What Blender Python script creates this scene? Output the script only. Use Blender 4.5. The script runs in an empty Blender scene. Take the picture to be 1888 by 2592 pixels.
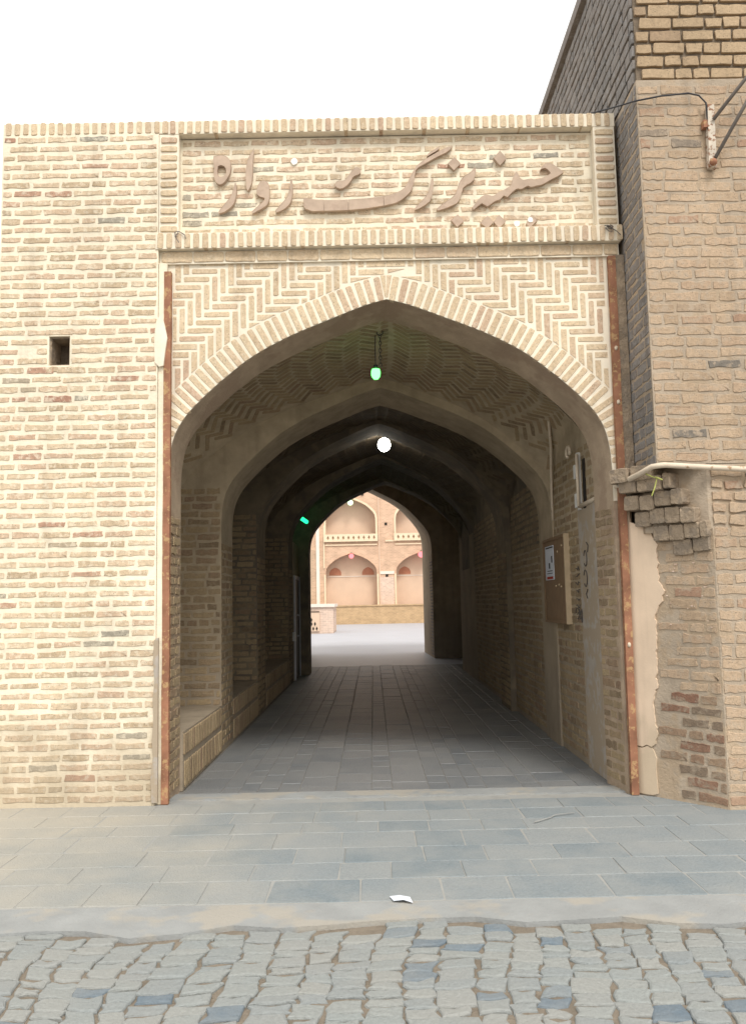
import bpy, math, random
import numpy as np
from mathutils import Matrix, Vector
from mathutils.geometry import tessellate_polygon
R = math.radians
rng = random.Random(11)
scene = bpy.context.scene
col = scene.collection

# ------------------------------------------------------------------ camera
EYE = np.array([0.0, 0.0, 1.53])
def cam_axes(pitch, roll, yaw):
    cy, sy, cp, sp = math.cos(yaw), math.sin(yaw), math.cos(pitch), math.sin(pitch)
    f = np.array([sy*cp, cy*cp, sp]); r0 = np.array([cy, -sy, 0.0]); u0 = np.cross(r0, f)
    cr, sr = math.cos(roll), math.sin(roll)
    return r0*cr-u0*sr, r0*sr+u0*cr, f
CR, CU, CF = cam_axes(R(5.977), R(1.13), R(.1114))
cd = bpy.data.cameras.new('camera'); cam = bpy.data.objects.new('camera', cd); col.objects.link(cam)
cd.sensor_fit = 'VERTICAL'; cd.sensor_height = 24; cd.lens = 24*2160/2592
cd.clip_start = .05; cd.clip_end = 2000
cam.matrix_world = Matrix(((CR[0], CU[0], -CF[0], EYE[0]), (CR[1], CU[1], -CF[1], EYE[1]), (CR[2], CU[2], -CF[2], EYE[2]), (0, 0, 0, 1)))
scene.camera = cam

# ------------------------------------------------------------------ sky, sun, exposure
SUN_EL, SUN_AZ = 52, 162          # azimuth from +Y clockwise seen from above: behind the camera, a little right
w = bpy.data.worlds.new('World'); scene.world = w; w.use_nodes = True
nt = w.node_tree; nt.nodes.clear()
out = nt.nodes.new('ShaderNodeOutputWorld'); bg = nt.nodes.new('ShaderNodeBackground')
sky = nt.nodes.new('ShaderNodeTexSky'); sky.sky_type = 'NISHITA'; sky.sun_disc = False
sky.sun_elevation = R(SUN_EL); sky.sun_rotation = R(SUN_AZ); sky.air_density = 1.0; sky.dust_density = 6.0; sky.ozone_density = 1.0
bw = nt.nodes.new('ShaderNodeRGBToBW'); mx = nt.nodes.new('ShaderNodeMix'); mx.data_type = 'RGBA'; mx.inputs[0].default_value = .80
tint = nt.nodes.new('ShaderNodeMix'); tint.data_type = 'RGBA'; tint.blend_type = 'MULTIPLY'; tint.inputs[0].default_value = 1; tint.inputs[7].default_value = (1, .985, .95, 1)
nt.links.new(sky.outputs[0], bw.inputs[0]); nt.links.new(sky.outputs[0], mx.inputs[6]); nt.links.new(bw.outputs[0], mx.inputs[7])
nt.links.new(mx.outputs[2], tint.inputs[6]); nt.links.new(bg.outputs[0], out.inputs[0])
deck = nt.nodes.new('ShaderNodeMix'); deck.data_type = 'RGBA'; deck.inputs[0].default_value = .82; deck.inputs[7].default_value = (7.5, 7.35, 7.05, 1)   # closed bright cloud deck, even all round
nt.links.new(tint.outputs[2], deck.inputs[6]); nt.links.new(deck.outputs[2], bg.inputs[0])
bg.inputs[1].default_value = .15
sl = bpy.data.lights.new('sun', 'SUN'); so = bpy.data.objects.new('sun', sl); col.objects.link(so)
sl.energy = 1.5; sl.angle = R(16); sl.color = (1, .95, .87)
sd = Vector((math.sin(R(SUN_AZ))*math.cos(R(SUN_EL)), math.cos(R(SUN_AZ))*math.cos(R(SUN_EL)), math.sin(R(SUN_EL))))
so.rotation_euler = sd.to_track_quat('Z', 'Y').to_euler()
scene.view_settings.view_transform = 'Standard'; scene.view_settings.look = 'None'; scene.view_settings.gamma = 1
scene.view_settings.exposure = 0.55
scene.view_settings.use_curve_mapping = False
scene.render.engine = 'CYCLES'
scene.cycles.use_denoising = True
scene.cycles.max_bounces = 5; scene.cycles.diffuse_bounces = 4

# ------------------------------------------------------------------ materials
def mat(name):
    m = bpy.data.materials.new(name); m.use_nodes = True
    t = m.node_tree; t.nodes.clear()
    o = t.nodes.new('ShaderNodeOutputMaterial'); b = t.nodes.new('ShaderNodeBsdfPrincipled')
    t.links.new(b.outputs[0], o.inputs[0]); b.inputs['Roughness'].default_value = .9
    b.inputs['Specular IOR Level'].default_value = .2
    return m, t, b
def N(t, kind, **kw):
    n = t.nodes.new(kind)
    for k, v in kw.items(): setattr(n, k, v)
    return n
def noise(t, scale, detail=4, rough=.6, vec=None):
    n = N(t, 'ShaderNodeTexNoise'); n.inputs['Scale'].default_value = scale; n.inputs['Detail'].default_value = detail; n.inputs['Roughness'].default_value = rough
    if vec is None:
        g = N(t, 'ShaderNodeNewGeometry'); vec = g.outputs['Position']
    t.links.new(vec, n.inputs['Vector']); return n.outputs['Fac']
def ramp(t, fac, stops, interp='LINEAR'):
    r = N(t, 'ShaderNodeValToRGB'); r.color_ramp.interpolation = interp
    e = r.color_ramp.elements
    while len(e) < len(stops): e.new(.5)
    for i, (p, c) in enumerate(stops):
        e[i].position = p; e[i].color = (*c, 1) if not isinstance(c, (int, float)) else (c, c, c, 1)
    t.links.new(fac, r.inputs[0]); return r.outputs[0]
def mix(t, a, b, fac, mode='MIX'):
    n = N(t, 'ShaderNodeMix', data_type='RGBA', blend_type=mode)
    for s, v in ((0, fac), (6, a), (7, b)):
        if hasattr(v, 'links'): t.links.new(v, n.inputs[s])
        elif isinstance(v, (int, float)): n.inputs[s].default_value = v if s == 0 else (v, v, v, 1)
        else: n.inputs[s].default_value = (*v, 1)
    return n.outputs[2]
def bump(t, b, h, strength=.5, dist=.004):
    n = N(t, 'ShaderNodeBump'); n.inputs['Strength'].default_value = strength; n.inputs['Distance'].default_value = dist
    t.links.new(h, n.inputs['Height']); t.links.new(n.outputs[0], b.inputs['Normal'])
def rnd(t):
    oi = N(t, 'ShaderNodeObjectInfo'); g = N(t, 'ShaderNodeNewGeometry')
    a = N(t, 'ShaderNodeMath', operation='ADD'); f = N(t, 'ShaderNodeMath', operation='FRACT')
    t.links.new(oi.outputs['Random'], a.inputs[0]); t.links.new(g.outputs['Random Per Island'], a.inputs[1]); t.links.new(a.outputs[0], f.inputs[0])
    return f.outputs[0]
def zstain(t, z0, z1, ns):
    """irregular splash line: 1 below, 0 above"""
    g = N(t, 'ShaderNodeNewGeometry'); s = N(t, 'ShaderNodeSeparateXYZ'); t.links.new(g.outputs['Position'], s.inputs[0])
    a = N(t, 'ShaderNodeMath', operation='MULTIPLY_ADD'); t.links.new(noise(t, ns, 5), a.inputs[0]); a.inputs[1].default_value = -1.6; t.links.new(s.outputs[2], a.inputs[2])
    mr = N(t, 'ShaderNodeMapRange'); mr.inputs[1].default_value = z0-.8; mr.inputs[2].default_value = z1-.8; mr.inputs[3].default_value = 1; mr.inputs[4].default_value = 0
    t.links.new(a.outputs[0], mr.inputs[0]); return mr.outputs[0]
def weather(t, c, amt):
    """broad tonal drift and thin rain streaks"""
    c = mix(t, c, ramp(t, noise(t, 1.1, 3), [(.3, .86), (.7, 1.06)]), 1, 'MULTIPLY')
    g = N(t, 'ShaderNodeNewGeometry'); mp = N(t, 'ShaderNodeMapping'); mp.inputs['Scale'].default_value = (7, 7, .55); t.links.new(g.outputs['Position'], mp.inputs[0])
    return mix(t, c, ramp(t, noise(t, 1, 3, .6, mp.outputs[0]), [(.52, 1.), (.72, 1-amt)]), 1, 'MULTIPLY')
def brick_mat(name, stops, smear, smear_col, smear_amt, stain=None):
    m, t, b = mat(name)
    c = ramp(t, rnd(t), stops)
    c = mix(t, c, ramp(t, noise(t, 38, 2), [(.3, .80), (.7, 1.12)]), .75, 'MULTIPLY')
    c = mix(t, c, smear_col, mix_scale(t, ramp(t, noise(t, smear, 3, .7), [(.50, 0.), (.62, 1.)]), smear_amt))
    c = mix(t, c, (.10, .09, .08), mix_scale(t, ramp(t, noise(t, 90, 1), [(.66, 0.), (.72, 1.)]), .6))
    if stain: c = mix(t, c, stain[0], mix_scale(t, zstain(t, stain[1], stain[2], 3), stain[3]))
    c = weather(t, c, .15)
    t.links.new(c, b.inputs['Base Color'])
    bump(t, b, noise(t, 75, 3, .7), .9, .006)
    return m
def mix_scale(t, v, k):
    n = N(t, 'ShaderNodeMath', operation='MULTIPLY'); t.links.new(v, n.inputs[0]); n.inputs[1].default_value = k; return n.outputs[0]
def plain(name, c, var=.15, scale=12, rough=.9, bs=.5, bd=.004, bsc=60, metal=0, spots=None, stain=None, wthr=0):
    m, t, b = mat(name)
    k = ramp(t, noise(t, scale, 3), [(.25, 1-var), (.75, 1+var)])
    cc = mix(t, c, k, 1, 'MULTIPLY')
    if spots: cc = mix(t, cc, spots[0], mix_scale(t, ramp(t, noise(t, spots[1], 3, .65), [(spots[2], 0.), (spots[2]+.08, 1.)]), spots[3]))
    if stain: cc = mix(t, cc, stain[0], mix_scale(t, zstain(t, stain[1], stain[2], 3), stain[3]))
    if wthr: cc = weather(t, cc, wthr)
    t.links.new(cc, b.inputs['Base Color']); b.inputs['Roughness'].default_value = rough; b.inputs['Metallic'].default_value = metal
    if bs: bump(t, b, noise(t, bsc, 3, .65), bs, bd)
    return m
def emit(name, c, s):
    m = bpy.data.materials.new(name); m.use_nodes = True; t = m.node_tree; t.nodes.clear()
    o = t.nodes.new('ShaderNodeOutputMaterial'); e = t.nodes.new('ShaderNodeEmission'); e.inputs[0].default_value = (*c, 1); e.inputs[1].default_value = s
    t.links.new(e.outputs[0], o.inputs[0]); return m
CREAM = (.80, .725, .58)
TAN = [(0, (.34, .315, .265)), (.018, (.42, .375, .30)), (.04, (.50, .39, .265)), (.25, (.61, .485, .34)), (.5, (.645, .52, .37)), (.72, (.61, .47, .335)), (.95, (.58, .43, .31)), (.985, (.46, .28, .20)), (1, (.43, .25, .18))]
TANP = [(0, (.57, .44, .30)), (.3, (.62, .49, .335)), (.6, (.65, .52, .36)), (.85, (.61, .47, .33)), (.95, (.57, .42, .30)), (1, (.53, .38, .275))]
DIM = [(0, (.17, .155, .135)), (.02, (.22, .195, .165)), (.035, (.41, .305, .21)), (.4, (.46, .345, .24)), (.7, (.49, .37, .26)), (.97, (.43, .31, .215)), (1, (.36, .23, .16))]
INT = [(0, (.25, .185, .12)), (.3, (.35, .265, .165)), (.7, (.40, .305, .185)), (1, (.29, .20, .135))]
M = {}
DIRT = (.33, .27, .19)
M['brick'] = brick_mat('weathered tan brick', TAN, 24, CREAM, .55, stain=(DIRT, .15, .75, .55))
M['mortar'] = plain('cream lime mortar', CREAM, .10, 7, spots=((.62, .52, .36), 5, .62, .5), bs=.8, bd=.006, bsc=45, stain=((.45, .37, .26), .15, .75, .7), wthr=.15)
M['brickp'] = brick_mat('clean pale brick', TANP, 30, CREAM, .25)
M['pointing'] = plain('cream pointing', (.80, .73, .60), .08, 10, bs=.6, bd=.003, wthr=.15)
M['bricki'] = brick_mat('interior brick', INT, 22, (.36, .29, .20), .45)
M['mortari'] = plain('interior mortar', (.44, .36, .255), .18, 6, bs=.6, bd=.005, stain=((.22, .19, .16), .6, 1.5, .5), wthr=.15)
M['brickv'] = brick_mat('shade toned vault brick', [(0, (.13, .10, .07)), (.5, (.20, .155, .10)), (1, (.16, .115, .08))], 22, (.24, .20, .14), .5)  # darker copy of the interior brick: shade of the deeper vaults painted in
M['mortarv'] = plain('shade toned vault mortar', (.22, .18, .125), .25, 4, bs=.7, bd=.006, spots=((.15, .125, .10), 2.5, .5, .7))  # mortar to match, deep-passage shade put into its colour
M['brickd'] = brick_mat('smeared mud brick', DIM, 14, (.43, .345, .26), .85)
M['mortard'] = plain('grey mud mortar', (.40, .33, .255), .16, 5, bs=.9, bd=.008, bsc=40, spots=((.42, .32, .22), 4, .5, .7), wthr=.15)
M['brickraw'] = brick_mat('bare tan brick', [(0, (.42, .31, .20)), (.5, (.48, .36, .235)), (.85, (.44, .325, .21)), (1, (.36, .26, .175))], 30, (.38, .30, .2), .2)
M['recess'] = plain('dark crumbly mud joint', (.17, .135, .10), .3, 20, bs=1, bd=.01)
M['brickside'] = brick_mat('weathered shade toned grey brown brick', [(0, (.19, .18, .175)), (.5, (.27, .25, .235)), (1, (.23, .205, .19))], 14, (.30, .295, .295), .7)  # weathered brick, with the side face's blue-grey shade put into the colour
M['brickred'] = brick_mat('red brown eroded brick', [(0, (.20, .155, .115)), (.4, (.31, .22, .15)), (.75, (.27, .175, .12)), (1, (.24, .13, .09))], 16, (.33, .27, .205), .75)
M['plaster'] = plain('pale pink plaster', (.72, .57, .43), .07, 6, bs=.4, bd=.003, bsc=70, spots=((.35, .27, .2), 60, .72, .8), stain=((.52, .43, .31), .2, .5, .7), wthr=.15)
M['corbel'] = plain('crumbling grey brown plaster', (.33, .26, .19), .3, 9, bs=1, bd=.02, bsc=28, spots=((.23, .19, .15), 8, .5, .7))
M['letter'] = plain('cut brick lettering', (.47, .365, .285), .16, 7, bs=.7, bd=.003, bsc=90, spots=((.40, .30, .235), 10, .52, .6))
M['scar'] = plain('white gypsum patch', (.88, .85, .80), .04, 20)
M['rust'] = plain('rusty red oxide steel', (.29, .14, .085), .35, 6, rough=.75, bs=.5, bd=.002, bsc=90, spots=((.45, .30, .15), 22, .54, .8))
M['rustpale'] = plain('chipped white painted steel', (.56, .50, .42), .12, 14, rough=.7, spots=((.23, .10, .05), 26, .52, .9), bs=.3)
M['pipe'] = plain('cream painted pipe', (.62, .53, .42), .1, 10, rough=.55, spots=((.30, .18, .09), 18, .62, .8), bs=.2)
M['wire'] = plain('dark cable', (.05, .05, .055), .1, 10, rough=.6, bs=0)
M['greywire'] = plain('grey steel rod', (.17, .15, .135), .2, 10, rough=.6, bs=.2)
M['blue'] = plain('faded blue tie', (.10, .22, .36), .2, 20); M['greentie'] = plain('green yellow twine', (.40, .42, .13), .2, 20)
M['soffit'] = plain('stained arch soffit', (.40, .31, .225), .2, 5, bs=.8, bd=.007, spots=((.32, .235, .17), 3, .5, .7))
SLAB = [(0, (.185, .22, .24)), (.3, (.21, .242, .26)), (.7, (.235, .262, .275)), (1, (.26, .28, .285))]
def stone_mat(name, stops, dust, amt, tool, drift=None):
    m, t, b = mat(name); c = ramp(t, rnd(t), stops)
    c = mix(t, c, ramp(t, noise(t, 60, 5), [(.3, .82), (.7, 1.15)]), .7, 'MULTIPLY')
    c = mix(t, c, dust, mix_scale(t, ramp(t, noise(t, 1.7, 6, .65), [(.38, 0.), (.68, 1.)]), amt))
    if drift:                                           # sand blown against the wall on one side
        g = N(t, 'ShaderNodeNewGeometry'); sx = N(t, 'ShaderNodeSeparateXYZ'); t.links.new(g.outputs['Position'], sx.inputs[0])
        ad = N(t, 'ShaderNodeMath', operation='MULTIPLY_ADD'); t.links.new(noise(t, 1.3, 4), ad.inputs[0]); ad.inputs[1].default_value = 3.4; t.links.new(sx.outputs[0], ad.inputs[2])
        mr = N(t, 'ShaderNodeMapRange'); mr.inputs[1].default_value = drift[0]+1.5; mr.inputs[2].default_value = drift[1]+1.5; mr.inputs[3].default_value = 0; mr.inputs[4].default_value = .85
        t.links.new(ad.outputs[0], mr.inputs[0]); c = mix(t, c, drift[2], mr.outputs[0])
    h = N(t, 'ShaderNodeMath', operation='ADD'); t.links.new(noise(t, tool, 2), h.inputs[0]); t.links.new(mix_scale(t, noise(t, tool*3, 2), .6), h.inputs[1])
    t.links.new(c, b.inputs['Base Color']); b.inputs['Roughness'].default_value = .8; bump(t, b, h.outputs[0], .9, .006); return m
M['slab'] = stone_mat('tooled blue grey stone', SLAB, (.295, .305, .30), .8, 70, drift=(-.2, -2.6, (.42, .385, .32)))
M['joint'] = plain('sandy joint', (.31, .31, .295), .12, 8, spots=((.28, .29, .29), 2, .5, .5))
M['cobble'] = stone_mat('worn grey cobble', [(0, (.11, .15, .19)), (.05, (.14, .18, .215)), (.08, (.225, .245, .25)), (.5, (.245, .265, .262)), (.85, (.27, .277, .265)), (1, (.23, .248, .252))], (.27, .27, .255), .6, 40)
M['soil'] = plain('brown joint soil', (.20, .17, .135), .2, 14, bs=1, bd=.01)
M['edging'] = plain('dusty concrete edging', (.28, .29, .29), .13, 3.5, spots=((.36, .33, .28), 2.2, .5, .7), bs=.8, bd=.006)
M['pfloor'] = stone_mat('passage grey brown paver', [(0, (.15, .165, .18)), (.5, (.18, .19, .20)), (1, (.21, .215, .22))], (.235, .24, .24), .7, 60)
M['pfloor'].node_tree.nodes['Principled BSDF'].inputs['Roughness'].default_value = .48; M['pfloor'].node_tree.nodes['Principled BSDF'].inputs['Specular IOR Level'].default_value = .45
M['pjoint'] = plain('passage joint dust', (.20, .195, .185), .15, 4)
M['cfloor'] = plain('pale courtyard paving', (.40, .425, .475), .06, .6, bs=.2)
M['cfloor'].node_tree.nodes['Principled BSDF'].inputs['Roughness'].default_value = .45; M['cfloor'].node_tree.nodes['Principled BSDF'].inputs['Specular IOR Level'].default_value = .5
M['far'] = plain('pinkish far brick', (.56, .39, .28), .16, 1.3, bs=.5, bd=.01, bsc=12)
def courses_far(m):
    t = m.node_tree; b = t.nodes['Principled BSDF']; src = b.inputs['Base Color'].links[0].from_socket
    g = N(t, 'ShaderNodeNewGeometry'); sx = N(t, 'ShaderNodeSeparateXYZ'); cx_ = N(t, 'ShaderNodeCombineXYZ'); t.links.new(g.outputs['Position'], sx.inputs[0]); t.links.new(sx.outputs[0], cx_.inputs[0]); t.links.new(sx.outputs[2], cx_.inputs[1])
    k = N(t, 'ShaderNodeTexBrick'); k.inputs['Scale'].default_value = 1; k.inputs['Brick Width'].default_value = .27; k.inputs['Row Height'].default_value = .09; k.inputs['Mortar Size'].default_value = .010
    k.inputs['Color1'].default_value = (.88, .86, .84, 1); k.inputs['Color2'].default_value = (1.08, 1.05, 1.02, 1); k.inputs['Mortar'].default_value = (1.18, 1.2, 1.2, 1); t.links.new(cx_.outputs[0], k.inputs['Vector'])
    t.links.new(mix(t, src, k.outputs[0], 1, 'MULTIPLY'), b.inputs['Base Color'])
courses_far(M['far'])
M['farpale'] = plain('pale patched brick', (.60, .47, .39), .10, 6, bs=.5, bd=.01, bsc=10)
M['farback'] = plain('niche plaster', (.64, .48, .36), .05, 1.2, bs=.1)
M['fartrim'] = plain('cream gypsum trim', (.72, .585, .42), .05, 3, bs=.1)
M['farwhite'] = plain('white painted strip', (.74, .66, .58), .05, 3, bs=.1)
M['plinth'] = plain('tan plinth brick', (.46, .325, .195), .14, 3, bs=.5, bd=.01, bsc=10)
courses_far(M['farpale']); courses_far(M['plinth'])
M['medal'] = plain('red ochre panel', (.44, .20, .125), .1, 5, bs=0)
M['teal'] = plain('turquoise tile', (.12, .37, .34), .15, 8, rough=.5, bs=0)
M['dark'] = plain('dark cavity', (.03, .026, .022), .2, 10, bs=.2)
M['white'] = plain('white enamel', (.70, .70, .68), .05, 10, rough=.5, bs=0)
M['paper'] = plain('bluish paper', (.66, .70, .78), .05, 12, rough=.7, bs=0)
M['ink'] = plain('black ink', (.02, .02, .02), .1, 10, bs=0); M['redink'] = plain('red ink', (.42, .06, .04), .1, 10, bs=0)
M['board'] = plain('brown hardboard', (.22, .145, .085), .15, 9, rough=.6, bs=.2)
M['cork'] = plain('cream wooden moulding', (.50, .39, .26), .1, 14, rough=.6, bs=.1)
M['greypaint'] = plain('grey door paint', (.055, .055, .06), .15, 6, rough=.5, bs=.1)
M['doorframe'] = plain('pale door frame', (.55, .56, .60), .1, 6, rough=.5, bs=.1)
M['chain'] = plain('dull chain steel', (.10, .095, .085), .2, 20, rough=.5, metal=.6, bs=0)
M['graffiti'] = plain('faded black paint', (.10, .09, .082), .2, 20, bs=0)
M['wash'] = plain('pale limewash', (.40, .36, .315), .14, 5, bs=.4, spots=((.37, .30, .22), 6, .42, .9))
M['roof'] = plain('mud roof', (.36, .28, .2), .15, 2)
M['green_e'] = emit('green lamp glow', (.09, 1, .12), 4.6); M['white_e'] = emit('white lamp glow', (1, .96, .86), 26)
M['greent_e'] = emit('green tube glow', (.02, 1, .32), 1.6); M['red_e'] = emit('red lamp glow', (1, .22, .24), 1.6); M['greenw_e'] = emit('pale green lamp glow', (.72, 1, .6), 1.6)

# ------------------------------------------------------------------ helpers
def tag(o, label=None, cat=None, group=None, kind=None):
    for k, v in (('label', label), ('category', cat), ('group', group), ('kind', kind)):
        if v: o[k] = v
    return o
def empty(name, loc=(0, 0, 0)):
    o = bpy.data.objects.new(name, None); col.objects.link(o); o.location = loc; o.empty_display_size = .1; return o
def obj(name, v, f, m, parent=None, smooth=False):
    me = bpy.data.meshes.new(name); me.from_pydata([tuple(map(float, q)) for q in v], [], [tuple(map(int, q)) for q in f]); me.update()
    me.materials.append(M[m])
    if smooth: me.polygons.foreach_set('use_smooth', [True]*len(me.polygons))
    o = bpy.data.objects.new(name, me); col.objects.link(o)
    if parent is not None:
        o.parent = parent
        pl = Vector((0, 0, 0)); q = parent
        while q is not None: pl += q.location; q = q.parent
        o.location = -pl
    return o
class MB:
    def __init__(s): s.v = []; s.f = []
    def add(s, v, f):
        n = len(s.v); s.v += [tuple(q) for q in v]; s.f += [tuple(i+n for i in q) for q in f]; return s
    def box(s, x0, x1, y0, y1, z0, z1):
        return s.add([(x0, y0, z0), (x1, y0, z0), (x1, y1, z0), (x0, y1, z0), (x0, y0, z1), (x1, y0, z1), (x1, y1, z1), (x0, y1, z1)],
                     [(0, 3, 2, 1), (4, 5, 6, 7), (0, 1, 5, 4), (1, 2, 6, 5), (2, 3, 7, 6), (3, 0, 4, 7)])
    def prism(s, loops, fr, d0, d1):
        """loops: outer + holes in (a,b); fr(a,b,d)->xyz ; extruded d0..d1"""
        loops = [l if i else l for i, l in enumerate(loops)]
        flat = [q for l in loops for q in l]; n = len(flat)
        tris = tessellate_polygon([[Vector((a, b, 0)) for a, b in l] for l in loops])
        v = [fr(a, b, d0) for a, b in flat]+[fr(a, b, d1) for a, b in flat]
        f = [tuple(t) for t in tris]+[tuple(i+n for i in t[::-1]) for t in tris]
        k = 0
        for l in loops:
            for i in range(len(l)):
                a, b = k+i, k+(i+1) % len(l); f.append((a, b, b+n, a+n))
            k += len(l)
        return s.add(v, f)
    def tube(s, pts, r, seg=8, closed=False):
        pts = [Vector(p) for p in pts]; base = len(s.v); n = len(pts)
        for i, p in enumerate(pts):
            a = pts[i-1] if i else (pts[-1] if closed else pts[0]); b = pts[i+1] if i < n-1 else (pts[0] if closed else pts[-1])
            t = (b-a).normalized(); u = t.orthogonal().normalized() if i == 0 else (u-t*u.dot(t)).normalized(); w_ = t.cross(u)
            rr = r[i] if isinstance(r, (list, tuple)) else r
            for k in range(seg):
                an = 2*math.pi*k/seg; s.v.append(tuple(p+(u*math.cos(an)+w_*math.sin(an))*rr))
        for i in range(n if closed else n-1):
            j = (i+1) % n
            for k in range(seg): s.f.append((base+i*seg+k, base+i*seg+(k+1) % seg, base+j*seg+(k+1) % seg, base+j*seg+k))
        if not closed:
            s.f.append(tuple(base+k for k in range(seg))[::-1]); s.f.append(tuple(base+(n-1)*seg+k for k in range(seg)))
        return s
    def ball(s, c, rx, rz, seg=14, rings=9):
        b = len(s.v)
        for i in range(rings+1):
            th = math.pi*i/rings
            for k in range(seg): s.v.append((c[0]+rx*math.sin(th)*math.cos(2*math.pi*k/seg), c[1]+rx*math.sin(th)*math.sin(2*math.pi*k/seg), c[2]+rz*math.cos(th)))
        for i in range(rings):
            for k in range(seg): s.f.append((b+i*seg+k, b+i*seg+(k+1) % seg, b+(i+1)*seg+(k+1) % seg, b+(i+1)*seg+k))
        return s
    def build(s, name, m, parent=None, smooth=False): return obj(name, s.v, s.f, m, parent, smooth)
FRONT = lambda Y, d=1: (lambda a, b, t: (a, Y+t*d, b))
def box(name, m, parent, *a): return MB().box(*a).build(name, m, parent)

# ---- rough pieces that share mesh data
VAR = {}
def rough(L, H, D, wob, front, rr, n=4, inset=.003, corner=.18):
    """block with a wobbly outline: long in x, high in z, its face looking to -y at y=-front, body back to +D"""
    pts = []; c = corner*H
    for i in range(n): pts.append((-L/2+c+(L-2*c)*i/(n-1), -H/2))
    pts.append((L/2, -H/2+c)); pts.append((L/2, H/2-c))
    for i in range(n): pts.append((L/2-c-(L-2*c)*i/(n-1), H/2))
    pts.append((-L/2, H/2-c)); pts.append((-L/2, -H/2+c))
    pts = [(x+rr.uniform(-1, 1)*wob, z+rr.uniform(-1, 1)*wob) for x, z in pts]; k = len(pts)
    tl = rr.uniform(-.0015, .0015)
    v = [(x*1.0, D, z) for x, z in pts]+[(x, -front+inset, z) for x, z in pts]+[(x*(1-2*inset/L), -front+tl*(x/L*2), z*(1-2*inset/H)) for x, z in pts]
    f = []
    for r_ in (0, 1):
        for i in range(k):
            j = (i+1) % k; f.append((r_*k+i, r_*k+j, (r_+1)*k+j, (r_+1)*k+i))
    f.append(tuple(range(2*k, 3*k)))
    return np.array(v), f
def variants(key, cnt, *a, **k): VAR[key] = [rough(*a, random.Random(len(key)*31+i*7), **k) for i in range(cnt)]
variants('s', 14, .216, .043, .03, .0062, .005, n=5, inset=.002, corner=.10)            # weathered stretcher
variants('h', 6, .100, .043, .03, .0052, .005, n=3, inset=.002, corner=.10)        # weathered header
variants('p', 8, .215, .046, .03, .0018, .004)             # clean brick
variants('v', 6, .205, .049, .36, .0018, .004, n=3)        # voussoir, deep
variants('so', 8, .118, .046, .10, .0022, .012, n=3)       # soldier, long in local x
variants('raw', 8, .245, .084, .10, .005, .022, n=4, inset=.003, corner=.08)
variants('rawh', 5, .118, .084, .10, .005, .022, n=3, inset=.003, corner=.08)
variants('slab', 8, .40, .33, .04, .003, .004, n=4, inset=.004, corner=.03)
variants('pv', 6, .30, .145, .03, .002, .003, n=3, inset=.003, corner=.03)
MESH = {}
def shared(key, i, m, name):
    k = (key, i, m)
    if k not in MESH:
        v, f = VAR[key][i]; me = bpy.data.meshes.new(name); me.from_pydata([tuple(map(float, q)) for q in v], [], f); me.update(); me.materials.append(M[m]); MESH[k] = me
    return MESH[k]
def frame(p, t, n, sx=1, sz=1, sy=1):
    """p centre of the face, t length direction, n outward normal"""
    t = np.array(t, float); t /= np.linalg.norm(t); n = np.array(n, float); n -= t*(n@t); n /= np.linalg.norm(n)
    y = -n; z = np.cross(t, y); m = np.eye(4); m[:3, 0] = t*sx; m[:3, 1] = y*sy; m[:3, 2] = z*sz; m[:3, 3] = p; return m
def seen_size(m, size):
    p = m[:3, 3]; d = p-EYE; z = d@CF
    if z < .5: return -1
    x, y = (d@CR)/z*2160, (d@CU)/z*2160
    if abs(x) > 960 or abs(y) > 1310: return -1
    n = -m[:3, 1]/np.linalg.norm(m[:3, 1]); c = -(d/np.linalg.norm(d))@n
    return size*max(c, 0)/z**2
def lay(parent, name, m, items, limit, rest='brickwork'):
    """items: (key, matrix). The `limit` that show largest become objects of their own, the others one joined mesh"""
    its = sorted(items, key=lambda q: -seen_size(q[1], np.linalg.norm(q[1][:3, 0])*np.linalg.norm(q[1][:3, 2])))
    for key, mt in its[:limit]:
        o = bpy.data.objects.new(name, shared(key, rng.randrange(len(VAR[key])), m, name)); col.objects.link(o)
        if parent is not None:
            o.parent = parent; pl = Vector((0, 0, 0)); q = parent
            while q is not None: pl += q.location; q = q.parent
            mt = mt.copy(); mt[:3, 3] -= np.array(pl)
        o.matrix_local = Matrix(mt.tolist())
    r_ = its[limit:]
    if r_:
        V = []; F = []; n = 0
        for key, mt in r_:
            v, f = VAR[key][rng.randrange(len(VAR[key]))]
            V.append(v@mt[:3, :3].T+mt[:3, 3]); F += [tuple(i+n for i in q) for q in f]; n += len(v)
        o = obj(rest, np.concatenate(V), F, m, parent); o['kind'] = 'stuff'
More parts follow.
